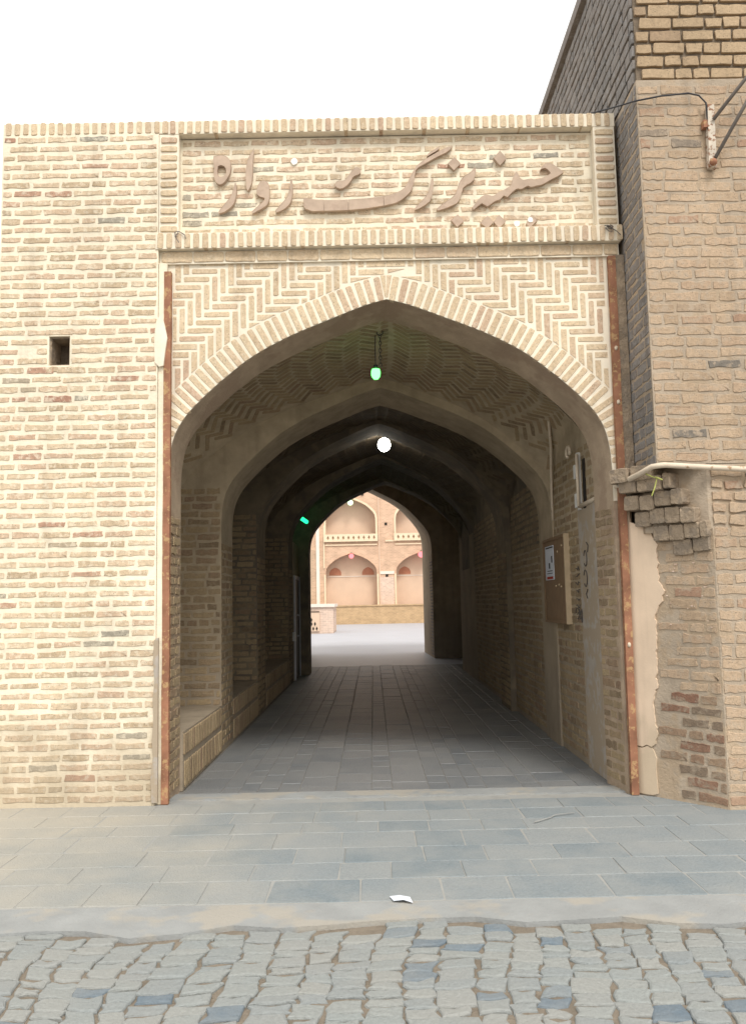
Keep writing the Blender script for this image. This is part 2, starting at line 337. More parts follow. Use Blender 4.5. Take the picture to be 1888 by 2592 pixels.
def courses(o, t, n, length, z0, z1, ch=.079, bl=.247, keys=('s', 'h'), nom=(.216, .100), bh=.043, mask=None, tilt=0, joint=.026, jit=.004, headers=.12, wild=.25, hs=1):
    """running bond on a vertical face: o=(x,y) start, t unit direction along, n outward normal"""
    it = []; t = np.array((t[0], t[1], 0.)); t /= np.linalg.norm(t); n3 = (n[0], n[1], 0.); k = 0
    for i in range(int((z1-z0)/ch+.5)):
        z = z0+(i+.5)*ch; s = -(rng.uniform(.0, .35)*bl if i % 2 else bl*.5+rng.uniform(-.1, .15)*bl)
        while s < length-.03:
            L = bl if rng.random() > headers else bl*.53
            L *= 1+rng.uniform(-wild, wild)*.25
            a, b = max(s, 0)+joint/2, min(s+L, length)-joint/2; s += L
            if b-a < .035: continue
            c = (a+b)/2; zz = z+rng.uniform(-jit, jit)+tilt*c
            if mask and not mask(c, zz, b-a): continue
            q = np.array((o[0], o[1], 0.))+t*c; q[2] = zz
            key, L0 = (keys[0], nom[0]) if b-a > .6*nom[0] else (keys[1], nom[1])
            tt = t.copy(); tt[2] = tilt+rng.uniform(-.012, .012)
            it.append((key, frame(q, tt, n3, (b-a)/L0, hs*(1+rng.uniform(-.16, .10)), 1)))
    return it

# ---- pointed arch profile
PR = [(1, 0), (1, .10), (.994, .22), (.972, .33), (.925, .42), (.872, .485), (.80, .56), (.722, .633), (.61, .725), (.45, .818), (.272, .898), (.105, .969), (0, 1)]
_SP = {}
def spline(sub):
    if sub not in _SP:
        o = []; n = len(PR)
        for i in range(n-1):
            p0, p1, p2, p3 = (np.array(PR[min(max(j, 0), n-1)]) for j in (i-1, i, i+1, i+2))
            for k in range(sub):
                t = k/sub; q = .5*(2*p1+(p2-p0)*t+(2*p0-5*p1+4*p2-p3)*t*t+(3*p1-p0-3*p2+p3)*t**3)
                o.append((float(min(q[0], 1)), float(q[1])))
        _SP[sub] = o
    return _SP[sub]
def arch(xc, hl, hr, zs, za, sub=2):
    """points from left springing over the crown to right springing"""
    h = spline(sub)
    return [(xc-hl*x, zs+(za-zs)*z) for x, z in h]+[(xc, za)]+[(xc+hr*x, zs+(za-zs)*z) for x, z in h[::-1]]
def arch_wall(name, m, parent, Y0, Y1, prof, x0, x1, zt, prof2=None, zb=-.05):
    a = [(prof[0][0], zb)]+prof+[(prof[-1][0], zb)]
    b = a if prof2 is None else [(prof2[0][0], zb)]+prof2+[(prof2[-1][0], zb)]
    out_ = [(x1, zb), (x1, zt), (x0, zt), (x0, zb)]
    mb = MB(); la, lb = a+out_, b+out_; n = len(la)
    tr = tessellate_polygon([[Vector((x, z, 0)) for x, z in la]])
    v = [(x, Y0, z) for x, z in la]+[(x, Y1, z) for x, z in lb]
    f = [tuple(q) for q in tr]+[tuple(i+n for i in q[::-1]) for q in tr]+[(i, (i+1) % n, n+(i+1) % n, n+i) for i in range(n)]
    return mb.add(v, f).build(name, m, parent)
def along(poly):
    P = np.array(poly); d = np.r_[0, np.cumsum(np.linalg.norm(np.diff(P, axis=0), axis=1))]
    def at(s):
        s = min(max(s, 0), d[-1]); i = min(int(np.searchsorted(d, s, 'right'))-1, len(P)-2); k = (s-d[i])/max(d[i+1]-d[i], 1e-9)
        t = P[i+1]-P[i]; t = t/np.linalg.norm(t); return P[i]+(P[i+1]-P[i])*k, t
    return at, d[-1]
def herring(w_, L, a0, a1, b0, b1):
    """centres and direction of herringbone bricks over a rectangle: (a,b,horizontal?)"""
    o = []; K = int((a1-a0+b1-b0)/w_)+8; J = int((a1-a0+b1-b0)/L)+4
    for j in range(-J, J):
        for k in range(-K, K):
            ox, oy = a0+k*w_-j*L, b0+k*w_+j*L
            for c, h in (((ox+L/2, oy+w_/2), 1), ((ox+w_/2, oy+w_+L/2), 0)):
                if a0 <= c[0] <= a1 and b0 <= c[1] <= b1: o.append((*c, h))
    return o

# ================================================================== ground
g = obj('ground', [(-300, -300, -.16), (300, -300, -.16), (300, 500, -.16), (-300, 500, -.16)], [(0, 1, 2, 3)], 'joint'); tag(g, kind='structure')
st = obj('cobbled_street', [(-14, -12, -.029), (14, -12, -.029), (14, 4.5, -.029), (-14, 4.5, -.029)], [(0, 1, 2, 3)], 'soil'); tag(st, kind='structure')
UP = (0, 0, 1)
rr = random.Random(5)
def street_edge(x): return 4.27+.05*math.sin(x*2.3+1)+.035*math.sin(x*7)
def warp(x, y):
    """the setts were laid by hand: rows wander, columns lean one way on the left and another on the right"""
    return (x+.09*math.sin(y*1.5+x*.7)+.05*x*(y-3.4)*.6+.015*math.sin(y*6+x*5), y+.035*math.sin(x*1.9+.5)+.014*math.sin(x*6.1+y*3))
cells = []; x = -3.1
while x < 3.0:                                       # columns of unequal setts
    cw = rr.uniform(.11, .16); y = 2.4+rr.uniform(0, .12)
    while y < 4.5:
        d = rr.choice((.07, .08, .09, .10, .115, .13))*rr.uniform(.92, 1.08)
        cells.append((x, x+cw, y, y+d)); y += d
    x += cw
def sett(c):
    x0, x1, y0, y1 = c; j = .021
    q = [warp(x0+.0, y0), warp((x0+x1)/2, y0), warp(x1, y0), warp(x1, (y0+y1)/2), warp(x1, y1), warp((x0+x1)/2, y1), warp(x0, y1), warp(x0, (y0+y1)/2)]
    q = [np.array(p)+np.array((rr.uniform(-j, j), rr.uniform(-j, j)))*.75 for p in q]; ctr = sum(q)/8
    if ctr[1]+(y1-y0)*.45 > street_edge(ctr[0]) or ctr[1] < 2.5 or abs(ctr[0]) > 2.9: return None
    gap = rr.uniform(.003, .007)+(.008 if rr.random() < .12 else 0); z0 = -.020+rr.uniform(-.003, .003); tx, ty = rr.uniform(-.03, .03), rr.uniform(-.03, .03)
    def ringz(sh, z): return [(*(ctr+(p-ctr)*(1-sh/np.linalg.norm(p-ctr))), z0+z+(p-ctr)[0]*tx+(p-ctr)[1]*ty) for p in q]
    v = ringz(gap, -.06)+ringz(gap, -.006)+ringz(gap+.004, .000)+ringz(gap+.014, .002+rr.uniform(-.001, .002))
    f = [(r_*8+i, r_*8+(i+1) % 8, r_*8+8+(i+1) % 8, r_*8+8+i) for r_ in range(3) for i in range(8)]+[tuple(range(24, 32))]
    return ctr, v, f
setts = [q for q in map(sett, cells) if q]
setts.sort(key=lambda q: (abs(q[0][0])/q[0][1] > .46, q[0][1] < 3.2, q[0][1]))
for ctr, v, f in setts[:300]: obj('cobblestone', v, f, 'cobble', st)
rest = MB()
for ctr, v, f in setts[300:]: rest.add(v, f)
if rest.v: rest.build('cobble_field', 'cobble', st)['kind'] = 'stuff'
# forecourt
fc = obj('forecourt_pavement', [(-14, 4.5, -.0055), (2.9, 4.5, -.0055), (2.9, 6.95, -.0055), (-14, 6.95, -.0055)], [(0, 1, 2, 3)], 'joint'); tag(fc, kind='structure')
MB().box(2.9, 14, 4.5, 6.95, -.05, -.011).build('apron', 'joint', fc)
top = []; n = 120
for i in range(n+1):
    X = -14+28*i/n; top.append((X, 4.255+.05*math.sin(X*2.3+1)+.035*math.sin(X*7)+.02*math.sin(X*17)+rr.uniform(-.02, .02)))
MB().prism([[*top, (14, 4.56), (-14, 4.56)]], lambda a, b, t: (a, b, t), -.08, -.004).build('concrete_edging', 'edging', fc)
its = []; y = 4.57
for k, d in enumerate((.36, .30, .31, .36, .27, .30, .30)):
    x = -4.4-rr.uniform(0, .3)
    if y+d > 6.9: d = 6.9-y
    while x < 3.2:
        L = rr.choice((.30, .36, .42, .50))*rr.uniform(.95, 1.05)
        its.append(('slab', frame((x+L/2, y+d/2, -.006+rr.uniform(-.002, .002)), (1, rr.uniform(-.006, .006), rr.uniform(-.004, .004)), UP, (L-.007)/.40, (d-.007)/.33, 1))); x += L
    y += d
lay(fc, 'paving_slab', 'slab', its, 200, 'slab_field')
# passage floor
pf = obj('passage_floor', [(-2.7, 6.9, -.0065), (2.6, 6.9, -.0065), (2.6, 20.75, -.0065), (-2.7, 20.75, -.0065)], [(0, 1, 2, 3)], 'pjoint'); tag(pf, kind='structure')
MB().box(-1.66, 1.96, 6.91, 7.12, -.05, .006).build('threshold', 'edging', pf)
its = []; x = -1.58
while x < 1.9:
    wd = rr.choice((.15, .15, .17, .30)); y = 7.14-rr.uniform(0, .25)
    while y < 20.6:
        L = rr.uniform(.26, .34)*(1 if wd < .2 else 1.3); a0 = max(y, 7.13); b0 = y+L; y += L
        if b0-a0 < .06: continue
        its.append(('pv', frame((x+wd/2, (a0+b0)/2, -.006+rr.uniform(-.0015, .0015)), (0, 1, rr.uniform(-.003, .003)), UP, (b0-a0-.006)/.30, (wd-.006)/.145, 1)))
    x += wd
lay(pf, 'paver', 'pfloor', its, 220, 'paver_field')
cf = obj('courtyard_floor', [(-40, 20.7, -.004), (40, 20.7, -.004), (40, 75, -.004), (-40, 75, -.004)], [(0, 1, 2, 3)], 'cfloor'); tag(cf, kind='structure')  # pale floor carried into the exit chamber to paint in courtyard light

# ================================================================== brick wall left of the portal
bwall = empty('brick_wall', (-2.36, 6.78, 0)); tag(bwall, 'sunlit pale brick wall with thick cream mortar and a square hole, left of the arch', 'wall')
HX0, HX1, HZ0, HZ1 = -2.60, -2.43, 3.49, 3.735
body = MB().prism([[(-3.02, -.05), (-1.715, -.05), (-1.715, 5.465), (-3.02, 5.465)], [(HX0, HZ0), (HX0, HZ1), (HX1, HZ1), (HX1, HZ0)]], FRONT(6.785), 0, .45).build('mortar_wall', 'mortar', bwall)
MB().box(HX0-.02, HX1+.02, 7.02, 7.06, HZ0-.02, HZ1+.02).build('cavity_back', 'recess', bwall)
MB().prism([[(HX0-.001, HZ0-.001), (HX1+.001, HZ0-.001), (HX1+.001, HZ1+.001), (HX0-.001, HZ1+.001)], [(HX0+.012, HZ0+.012), (HX0+.014, HZ1-.012), (HX1-.012, HZ1-.01), (HX1-.012, HZ0+.012)]], FRONT(6.81), 0, .21).build('cavity_shade_lining', 'corbel', bwall)  # darker lining added so the hole's shade sits in its colour
its = courses((-3.02, 6.785), (1, 0), (0, -1), 1.305, .015, 5.46, mask=lambda c, z, L: not (HX0-.03 < -3.02+c+L/2 and -3.02+c-L/2 < HX1+.03 and HZ0-.03 < z < HZ1+.03))
for z in (HZ0+.04, HZ0+.12, HZ0+.20): its += [('h', frame((-2.655, 6.785, z), (1, 0, 0), (0, -1, 0), .8)), ('h', frame((-2.37, 6.785, z), (1, 0, 0), (0, -1, 0), .85))]
its += [('s', frame((-2.515, 6.785, HZ1+.035), (1, 0, 0), (0, -1, 0), 1.0)), ('s', frame((-2.515, 6.785, HZ0-.035), (1, 0, 0), (0, -1, 0), .95))]
its += courses((-3.02, 7.2), (0, -1), (-1, 0), .41, .015, 5.46)
lay(body, 'brick', 'brick', its, 300)
cop = MB().box(-3.02, -1.64, 6.787, 7.25, 5.466, 5.571).build('coping', 'mortar', bwall)
its = []; x = -3.0
while x < -1.66: its.append(('so', frame((x+.025, 6.792, 5.522+rng.uniform(-.003, .003)), (rng.uniform(-.03, .03), 0, 1), (0, -1, 0), .88+rng.uniform(-.05, .05), rng.uniform(.88, 1.05)))); x += .0725+rng.uniform(-.003, .003)
lay(cop, 'coping_brick', 'brickp', its, 300)
MB().prism([[(-1.735, .02), (-1.69, .02), (-1.69, .9), (-1.69, 1.28), (-1.722, 1.26), (-1.728, 1.1), (-1.716, .95), (-1.73, .8), (-1.722, .66), (-1.735, .5), (-1.726, .36), (-1.742, .2)]], FRONT(6.765), 0, .03).build('cement_patch', 'wash', bwall)

# ================================================================== portal
XC = .16
portal = empty('portal', (XC, 6.8, 0)); tag(portal, 'pointed brick archway with herringbone spandrels and recessed inscription panel', 'archway')
P1 = arch(XC, 1.80, 1.80, 2.36, 4.016, 3)
P1b = arch(.14, 1.765, 1.765, 2.34, 3.965, 3)
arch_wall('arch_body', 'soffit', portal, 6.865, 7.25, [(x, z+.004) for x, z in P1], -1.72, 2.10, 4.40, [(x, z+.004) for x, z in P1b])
spz = 4.36
outr = [(-1.712, 2.2)]+[(-1.712, spz), (2.09, spz), (2.09, 2.2)]
# spandrel pointing sheet (front skin of the arch)
arch_wall('spandrel', 'pointing', portal, 6.852, 6.866, [(x, z+.004) for x, z in P1], -1.715, 2.095, spz, zb=2.30)
sp_parent = [o for o in portal.children if o.name.startswith('spandrel')][0]
# voussoirs
at, S = along(P1); its = []
ring = .205; half = S/2; pitch = .0715
k = 0
for side in (-1, 1):
    s = .045
    while half-s > .25:
        p, t = at(half+side*s); nrm = np.array((-t[1], t[0]))   # left-handed normal: up/out
        bl = min(1, .7+s/.6); nb_ = np.array((nrm[0]*bl, nrm[1])); nb_ /= np.linalg.norm(nb_); c = p+nb_*(ring/2+.002); q = (c[0], 6.852, c[1]); tdir = (nrm[0]*min(1, .7+s/.6)+rng.uniform(-.02, .02), 0, nrm[1])
        if -1.71 < c[0] < 2.08: its.append(('v', frame(q, tdir, (0, -1, 0), 1+rng.uniform(-.03, .02), 1+rng.uniform(-.07, .05))))
        s += pitch
lay(sp_parent, 'voussoir', 'brickp', its, 200)
for dx0, dx1 in ((-.046, -.006), (.006, .046)): MB().prism([[(XC+dx0*.25, 4.036), (XC+dx1*.25, 4.036), (XC+dx1, 4.222), (XC+dx0, 4.222)]], FRONT(6.848), 0, .03).build('crown_brick', 'brickp', sp_parent)
# extrados strip of pointing
ext = [];
for i in range(0, 121):
    p, t = at(S*i/120); ext.append(p+np.array((-t[1], t[0]))*(ring+.012))
ext = np.array(ext)
def outside(x, z):
    d = np.hypot(ext[:, 0]-x, ext[:, 1]-z); i = int(d.argmin()); p, t = at(S*i/120); n_ = np.array((-t[1], t[0])); return (x-ext[i, 0])*n_[0]+(z-ext[i, 1])*n_[1], ext[i], n_
def clip(poly, p, n_):
    o = []
    for i in range(len(poly)):
        a, b = np.array(poly[i]), np.array(poly[(i+1) % len(poly)]); da, db = (a-p)@n_, (b-p)@n_
        if da >= 0: o.append(tuple(a))
        if da*db < 0: o.append(tuple(a+(b-a)*da/(da-db)))
    return o
its = []; cut = []
W_, L_ = .0675, .236
for mir in (1, -1):
    for a, b, h in herring(W_, L_, 0, 1.86, 2.6, 4.42):
        a = 1.86-a                                  # stairs fall away from the crown
        X = XC+mir*a
        hx, hz = ((L_-.026)/2, (W_-.023)/2) if h else ((W_-.023)/2, (L_-.026)/2)
        x0, x1, z0, z1 = max(X-hx, -1.605), min(X+hx, 1.965), b-hz, min(b+hz, spz-.012)
        if mir > 0: x0 = max(x0, XC+.004)
        else: x1 = min(x1, XC-.004)
        if x1-x0 < .016 or z1-z0 < .016: continue
        full = (x1-x0 > 2*hx-.002 and z1-z0 > 2*hz-.002)
        ds = [outside(px, pz) for px in (x0, x1) for pz in (z0, z1)]
        if min(d[0] for d in ds) >= 0 and full:
            its.append(('p', frame((X, 6.852, b), (1, 0, rng.uniform(-.01, .01)) if h else (rng.uniform(-.01, .01), 0, 1), (0, -1, 0), 2*max(hx, hz)/.215, (W_-.023)/.046*rng.uniform(.92, 1.03)))); continue
        poly = [(x0, z0), (x1, z0), (x1, z1), (x0, z1)]
        d_, p_, n_ = min(ds, key=lambda d: d[0])
        if d_ < 0: poly = clip(poly, p_, n_)
        if len(poly) < 3: continue
        ar = abs(sum(poly[i][0]*poly[(i+1) % len(poly)][1]-poly[(i+1) % len(poly)][0]*poly[i][1] for i in range(len(poly))))/2
        if ar > .0011: cut.append(poly)
lay(sp_parent, 'herringbone_brick', 'brickp', its, 300)
for poly in cut: MB().prism([poly], FRONT(6.848), 0, .02).build('cut_brick', 'brickp', sp_parent)
# courses between spandrel and panel
lint = MB().box(-1.712, 2.095, 6.83, 7.2, 4.345, 4.452).build('lintel', 'pointing', portal)
its = []; x = -1.70
while x < 2.08: L = min(.262, 2.09-x); its.append(('p', frame((x+L/2, 6.826, 4.401), (1, 0, rng.uniform(-.004, .004)), (0, -1, 0), (L-.012)/.215, 1.9))); x += .262
lay(lint, 'stretcher_brick', 'brickp', its, 300)
sill = MB().box(-1.735, 2.10, 6.775, 7.2, 4.455, 4.588).build('panel_sill', 'pointing', portal)
its = []; x = -1.72
while x < 2.08: its.append(('so', frame((x+.025, 6.778, 4.522+rng.uniform(-.003, .003)), (rng.uniform(-.02, .02), 0, 1), (0, -1, 0), 1.08+rng.uniform(-.04, .04), rng.uniform(.9, 1.03)))); x += .0728+rng.uniform(-.002, .002)
lay(sill, 'soldier_brick', 'brickp', its, 300)
pan = MB().box(-1.72, 2.10, 6.868, 7.25, 4.589, 5.45).build('panel', 'mortar', portal)
its = courses((-1.545, 6.868), (1, 0), (0, -1), 3.46, 4.592, 5.44, ch=.0778, mask=None)
lay(pan, 'brick', 'brick', its, 200)
for x0, x1, nm in ((-1.712, -1.55, 'pilaster'), (1.918, 2.095, 'pilaster')):
    pl = MB().box(x0, x1, 6.79, 6.866, 4.59, 5.458).build(nm, 'pointing', portal)
    its = [('so', frame(((x0+x1)/2, 6.79, 4.63+.0775*i), (1, 0, rng.uniform(-.01, .01)), (0, -1, 0), (x1-x0-.03)/.118, 1.05)) for i in range(11)]
    lay(pl, 'brick', 'brickp', its, 50)
cop = MB().box(-1.638, 2.10, 6.787, 7.25, 5.459, 5.572).build('coping', 'pointing', portal)
its = []; x = -1.625
while x < 2.07: its.append(('so', frame((x+.025, 6.790, 5.517+rng.uniform(-.003, .003)), (rng.uniform(-.03, .03), 0, 1), (0, -1, 0), .93+rng.uniform(-.05, .05), rng.uniform(.9, 1.04)))); x += .0728+rng.uniform(-.003, .003)
lay(cop, 'coping_brick', 'brickp', its, 300)
# narrow return beside the posts
MB().box(-1.712, -1.645, 6.80, 6.85, 0, 4.342).build('jamb_strip', 'mortar', portal)
MB().box(2.035, 2.125, 6.80, 6.85, 2.42, 4.342).build('jamb_strip', 'corbel', portal)

# ================================================================== lettering
LET = {
'heh':[(-1.267,5.277),(-1.219,5.287),(-1.171,5.283),(-1.137,5.257),(-1.120,5.210),(-1.122,5.152),(-1.144,5.095),(-1.178,5.045),(-1.213,5.028),(-1.243,5.043),(-1.261,5.083),(-1.266,5.133),(-1.260,5.191),(-1.271,5.234)],
're1':[(-1.083,5.043),(-1.074,5.015),(-1.076,4.957),(-1.084,4.886),(-1.110,4.837),(-1.165,4.795),(-1.223,4.778),(-1.223,4.796),(-1.172,4.859),(-1.124,4.915),(-1.103,4.972),(-1.093,5.022)],
'alef':[(-0.930,5.336),(-0.931,5.292),(-0.938,5.199),(-0.938,5.127),(-0.946,5.055),(-0.960,4.998),(-0.980,4.973),(-0.994,4.992),(-0.997,5.056),(-0.997,5.142),(-0.986,5.221),(-0.965,5.279)],
'waw':[(-0.870,5.054),(-0.836,5.053),(-0.805,5.031),(-0.799,4.981),(-0.799,4.923),(-0.806,4.866),(-0.837,4.824),(-0.940,4.773),(-0.947,4.787),(-0.899,4.832),(-0.847,4.878),(-0.839,4.904),(-0.871,4.914),(-0.905,4.936),(-0.908,4.968),(-0.898,5.011)],
're2':[(-0.617,5.059),(-0.607,5.048),(-0.604,4.977),(-0.612,4.891),(-0.633,4.841),(-0.688,4.800),(-0.742,4.779),(-0.749,4.794),(-0.694,4.857),(-0.652,4.906),(-0.628,4.977),(-0.627,5.034)],
'hamza':[(-0.061,5.160),(-0.034,5.138),(-0.034,5.109),(-0.062,5.092),(-0.096,5.081),(-0.118,5.039),(-0.153,4.996),(-0.201,4.972),(-0.238,4.984),(-0.252,5.009),(-0.241,5.034),(-0.214,5.044),(-0.179,5.040),(-0.152,5.061),(-0.123,5.104),(-0.095,5.146)],
'gaf':[(0.153,4.897),(0.243,4.921),(0.312,4.951),(0.354,5.001),(0.376,5.058),(0.412,5.122),(0.429,5.149),(0.437,5.164),(0.511,5.219),(0.619,5.283),(0.678,5.312),(0.727,5.327),(0.739,5.329),(0.711,5.286),(0.608,5.237),(0.529,5.193),(0.431,5.139),(0.420,5.083),(0.409,5.017),(0.393,4.957),(0.363,4.917),(0.323,4.883),(0.279,4.853),(0.250,4.839),(0.159,4.819)],
'gaf_a':[(-0.513,4.896),(-0.421,4.880),(-0.346,4.876),(-0.346,4.782),(-0.443,4.784),(-0.497,4.800),(-0.514,4.825)],
'gaf_b':[(-0.343,4.876),(-0.305,4.874),(-0.143,4.875),(-0.143,4.785),(-0.306,4.782),(-0.343,4.783)],
'gaf_c':[(-0.140,4.875),(0.003,4.882),(0.150,4.897),(0.156,4.819),(0.001,4.797),(-0.140,4.785)],
'sarkesh':[(0.526,5.249),(0.541,5.272),(0.576,5.294),(0.633,5.329),(0.630,5.313),(0.612,5.293),(0.575,5.273),(0.531,5.246)],
're3':[(0.567,5.045),(0.576,5.034),(0.572,4.979),(0.563,4.913),(0.545,4.858),(0.510,4.824),(0.461,4.794),(0.417,4.780),(0.415,4.795),(0.457,4.835),(0.502,4.884),(0.537,4.944),(0.548,4.999),(0.554,5.035)],
'beze':[(0.923,5.139),(0.932,5.114),(0.928,5.073),(0.912,5.028),(0.882,5.003),(0.843,4.984),(0.815,4.956),(0.807,4.914),(0.786,4.853),(0.751,4.819),(0.683,4.790),(0.603,4.769),(0.598,4.782),(0.635,4.816),(0.694,4.855),(0.738,4.885),(0.764,4.924),(0.780,4.985),(0.801,5.030),(0.836,5.065),(0.880,5.087),(0.907,5.114)],
'hosn':[(0.893,4.789),(0.909,4.807),(0.937,4.845),(0.969,4.880),(1.006,4.897),(1.032,4.893),(1.058,4.884),(1.084,4.889),(1.106,4.913),(1.143,4.928),(1.186,4.949),(1.218,4.971),(1.230,4.987),(1.236,5.031),(1.251,5.069),(1.270,5.093),(1.282,5.079),(1.292,5.052),(1.309,5.027),(1.330,5.018),(1.372,5.028),(1.399,5.030),(1.424,5.019),(1.456,5.026),(1.498,5.037),(1.536,5.058),(1.560,5.074),(1.538,5.107),(1.512,5.124),(1.475,5.111),(1.487,5.136),(1.525,5.168),(1.566,5.162),(1.607,5.133),(1.666,5.083),(1.625,5.051),(1.582,5.032),(1.539,5.008),(1.480,4.974),(1.438,4.969),(1.390,4.954),(1.365,4.971),(1.338,4.957),(1.306,4.939),(1.272,4.948),(1.237,4.921),(1.188,4.873),(1.158,4.887),(1.120,4.847),(1.093,4.847),(1.019,4.794),(0.998,4.808),(0.972,4.822),(0.935,4.796),(0.903,4.769)]}
HOLE = [(-1.230,5.190),(-1.206,5.200),(-1.178,5.189),(-1.163,5.167),(-1.161,5.131),(-1.182,5.103),(-1.209,5.096),(-1.230,5.111),(-1.236,5.147)]
DOTS = [[(0.756,5.229),(0.803,5.175),(0.749,5.120),(0.699,5.174)], [(0.768,4.725),(0.816,4.672),(0.762,4.623),(0.713,4.679)], [(1.140,5.278),(1.190,5.213),(1.136,5.156),(1.085,5.218)],
        [(1.016,4.710),(1.062,4.657),(1.012,4.607),(0.955,4.651)], [(1.112,4.716),(1.165,4.661),(1.111,4.608),(1.065,4.657)], [(1.381,4.711),(1.429,4.664),(1.369,4.608),(1.336,4.636),(1.356,4.673)]]
sign = empty('sign_lettering', (.2, 6.86, 4.6)); tag(sign, 'raised brown Persian calligraphy cut from brick on the panel over the arch', 'lettering')
def bevel_letter(name, loops):
    o = MB().prism(loops, FRONT(6.826), 0, .05).build(name, 'letter', sign)
    bm = o.modifiers.new('bevel', 'BEVEL'); bm.width = .0025; bm.segments = 1; bm.limit_method = 'ANGLE'; bm.angle_limit = R(50); return o
def smooth_loop(l):
    """one Chaikin pass that keeps sharp tips"""
    o = []; n = len(l)
    for i in range(n):
        a, b, c = (np.array(l[(i+k) % n]) for k in (-1, 0, 1)); u, v_ = a-b, c-b; cs = (u@v_)/(np.linalg.norm(u)*np.linalg.norm(v_)+1e-9)
        if cs > -.45: o.append(tuple(b))
        else: o += [tuple(b+u*.25), tuple(b+v_*.25)]
    return o
for k, l in LET.items(): bevel_letter('letter_piece' if k.startswith('gaf') else 'letter', [smooth_loop(l) if not k.startswith('gaf_') else l]+([HOLE] if k == 'heh' else []))
for l in DOTS: bevel_letter('dot', [l])
for x, z, r_ in ((1.372, 4.668, .024), (1.264, 4.653, .026), (-.591, 5.235, .030)):
    MB().prism([[(x+r_*math.cos(a*.63)*rng.uniform(.85, 1.1), z+r_*math.sin(a*.63)*rng.uniform(.85, 1.1)) for a in range(10)]], FRONT(6.822 if x > 1.3 else 6.853), 0, .03).build('gypsum_scar', 'scar', sign)

# ================================================================== corner building on the right
cb = empty('corner_building', (3.3, 6.3, 0)); tag(cb, 'tall mud-brick building with chamfered corner and bare brick top, right of the arch', 'building')
BX = 4.6
TL = -.03                                               # the courses have settled towards the right
A_, B_ = (2.03, 6.865), (2.52, 6.29)
FLY = lambda a, b, t: (a, b, t)
low = MB().prism([[A_, B_, (BX, 6.29), (BX, 14), (2.13, 14), (2.13, 6.87)]], FLY, -.05, 2.02)
low.prism([[(2.135, 6.30), (BX, 6.30), (BX, 14), (2.135, 14)]], FLY, 2.5, 5.55)
low.prism([[(2.14, 6.66), (2.30, 6.50), (2.50, 6.30), (BX, 6.30), (BX, 14), (2.135, 14)]], FLY, 2.015, 2.505)
body = low.build('wall', 'mortard', cb)
upper = MB().prism([[(2.155, 6.34), (BX, 6.34), (BX, 14), (2.155, 14)]], FLY, 5.545, 7.16).build('upper_wall', 'recess', cb)
MB().prism([[(2.09, 6.26), (BX, 6.26), (BX, 14), (2.09, 14)]], FLY, 7.19, 7.30).build('roof_coping', 'brickside', cb)
MB().prism([[(2.16, 6.36), (BX, 6.36), (BX, 14), (2.16, 14)]], FLY, 7.15, 7.20).build('coping_groove', 'recess', cb)
its = courses((2.135, 6.30), (1, 0), (0, -1), 2.2, 2.52, 5.55, ch=.088, bl=.262, tilt=-.012, mask=lambda c, z, L: z < 5.52, joint=.022, hs=1.5)
its += courses((2.52, 6.29), (1, 0), (0, -1), 1.9, .02, 2.5, ch=.088, bl=.262, tilt=TL, joint=.022, mask=lambda c, z, L: z > .04, hs=1.5)
lay(body, 'brick', 'brickd', its, 230)
its = courses((2.135, 6.87), (0, -1), (-1, 0), .565, 2.5, 5.55, ch=.084, bl=.25, hs=1.5)
lay(body, 'return_brick', 'brickside', its, 60, 'return_brickwork')
its = courses((2.155, 6.34), (1, 0), (0, -1), 2.3, 5.56, 7.15, ch=.107, bl=.262, keys=('raw', 'rawh'), nom=(.245, .118), joint=.016, headers=.45, tilt=0, wild=.1)
lay(upper, 'bare_brick', 'brickraw', its, 120, 'bare_brickwork')
its = courses((2.155, 11.2), (0, -1), (-1, 0), 4.86, 5.56, 7.15, ch=.107, bl=.262, keys=('raw', 'rawh'), nom=(.245, .118), joint=.016, headers=.3, tilt=0)
lay(upper, 'side_brick', 'brickside', its, 180, 'side_brickwork')
# chamfered corner: eroded bricks, plaster strip, stepped corbels
cdir = np.array((B_[0]-A_[0], B_[1]-A_[1])); clen = np.linalg.norm(cdir); cdir /= clen; cn = (-abs(cdir[1]), -abs(cdir[0]))
cn = np.array((cdir[1], -cdir[0])); cn = cn if cn[1] < 0 else -cn
its = courses(A_, cdir, cn, clen, .03, 2.0, ch=.088, bl=.25, tilt=TL, mask=lambda c, z, L: c-L/2 > .22 and z > .05, hs=1.4)
lo = [i for i in its if i[1][2, 3] < .78]; hi = [i for i in its if i[1][2, 3] >= .78]
lay(body, 'eroded_brick', 'brickred', lo, 100); lay(body, 'brick', 'brickd', hi, 60)
def cham(a, b, t): return (A_[0]+cdir[0]*a+cn[0]*t, A_[1]+cdir[1]*a+cn[1]*t, b)
rag = []
zz = 2.06; wk = 0
ctrl = [(2.06, .21), (1.95, .285), (1.62, .30), (1.55, .335), (1.40, .26), (.95, .235), (.65, .20), (.44, .215), (.375, .185)]
while zz > .38:
    a = np.interp(zz, [c[0] for c in ctrl[::-1]], [c[1] for c in ctrl[::-1]]); wk = .7*wk+rng.uniform(-.011, .011); rag.append((a+wk+rng.uniform(-.004, .004), zz)); zz -= rng.uniform(.012, .03)
MB().prism([[(.012, .375), (.012, 2.15), (.03, 2.36), (.045, 2.36), (.07, 2.12), *rag, (.16, .372), (.12, .385), (.08, .365)]], cham, 0, .016).build('plaster_strip', 'plaster', cb)
MB().prism([[(.012, .008), (.012, .362), (.075, .355), (.12, .375), (.165, .36), (.195, .29), (.185, .2), (.19, .10), (.192, .025), (.15, .008)]], cham, 0, .013).build('plaster_patch', 'plaster', cb)
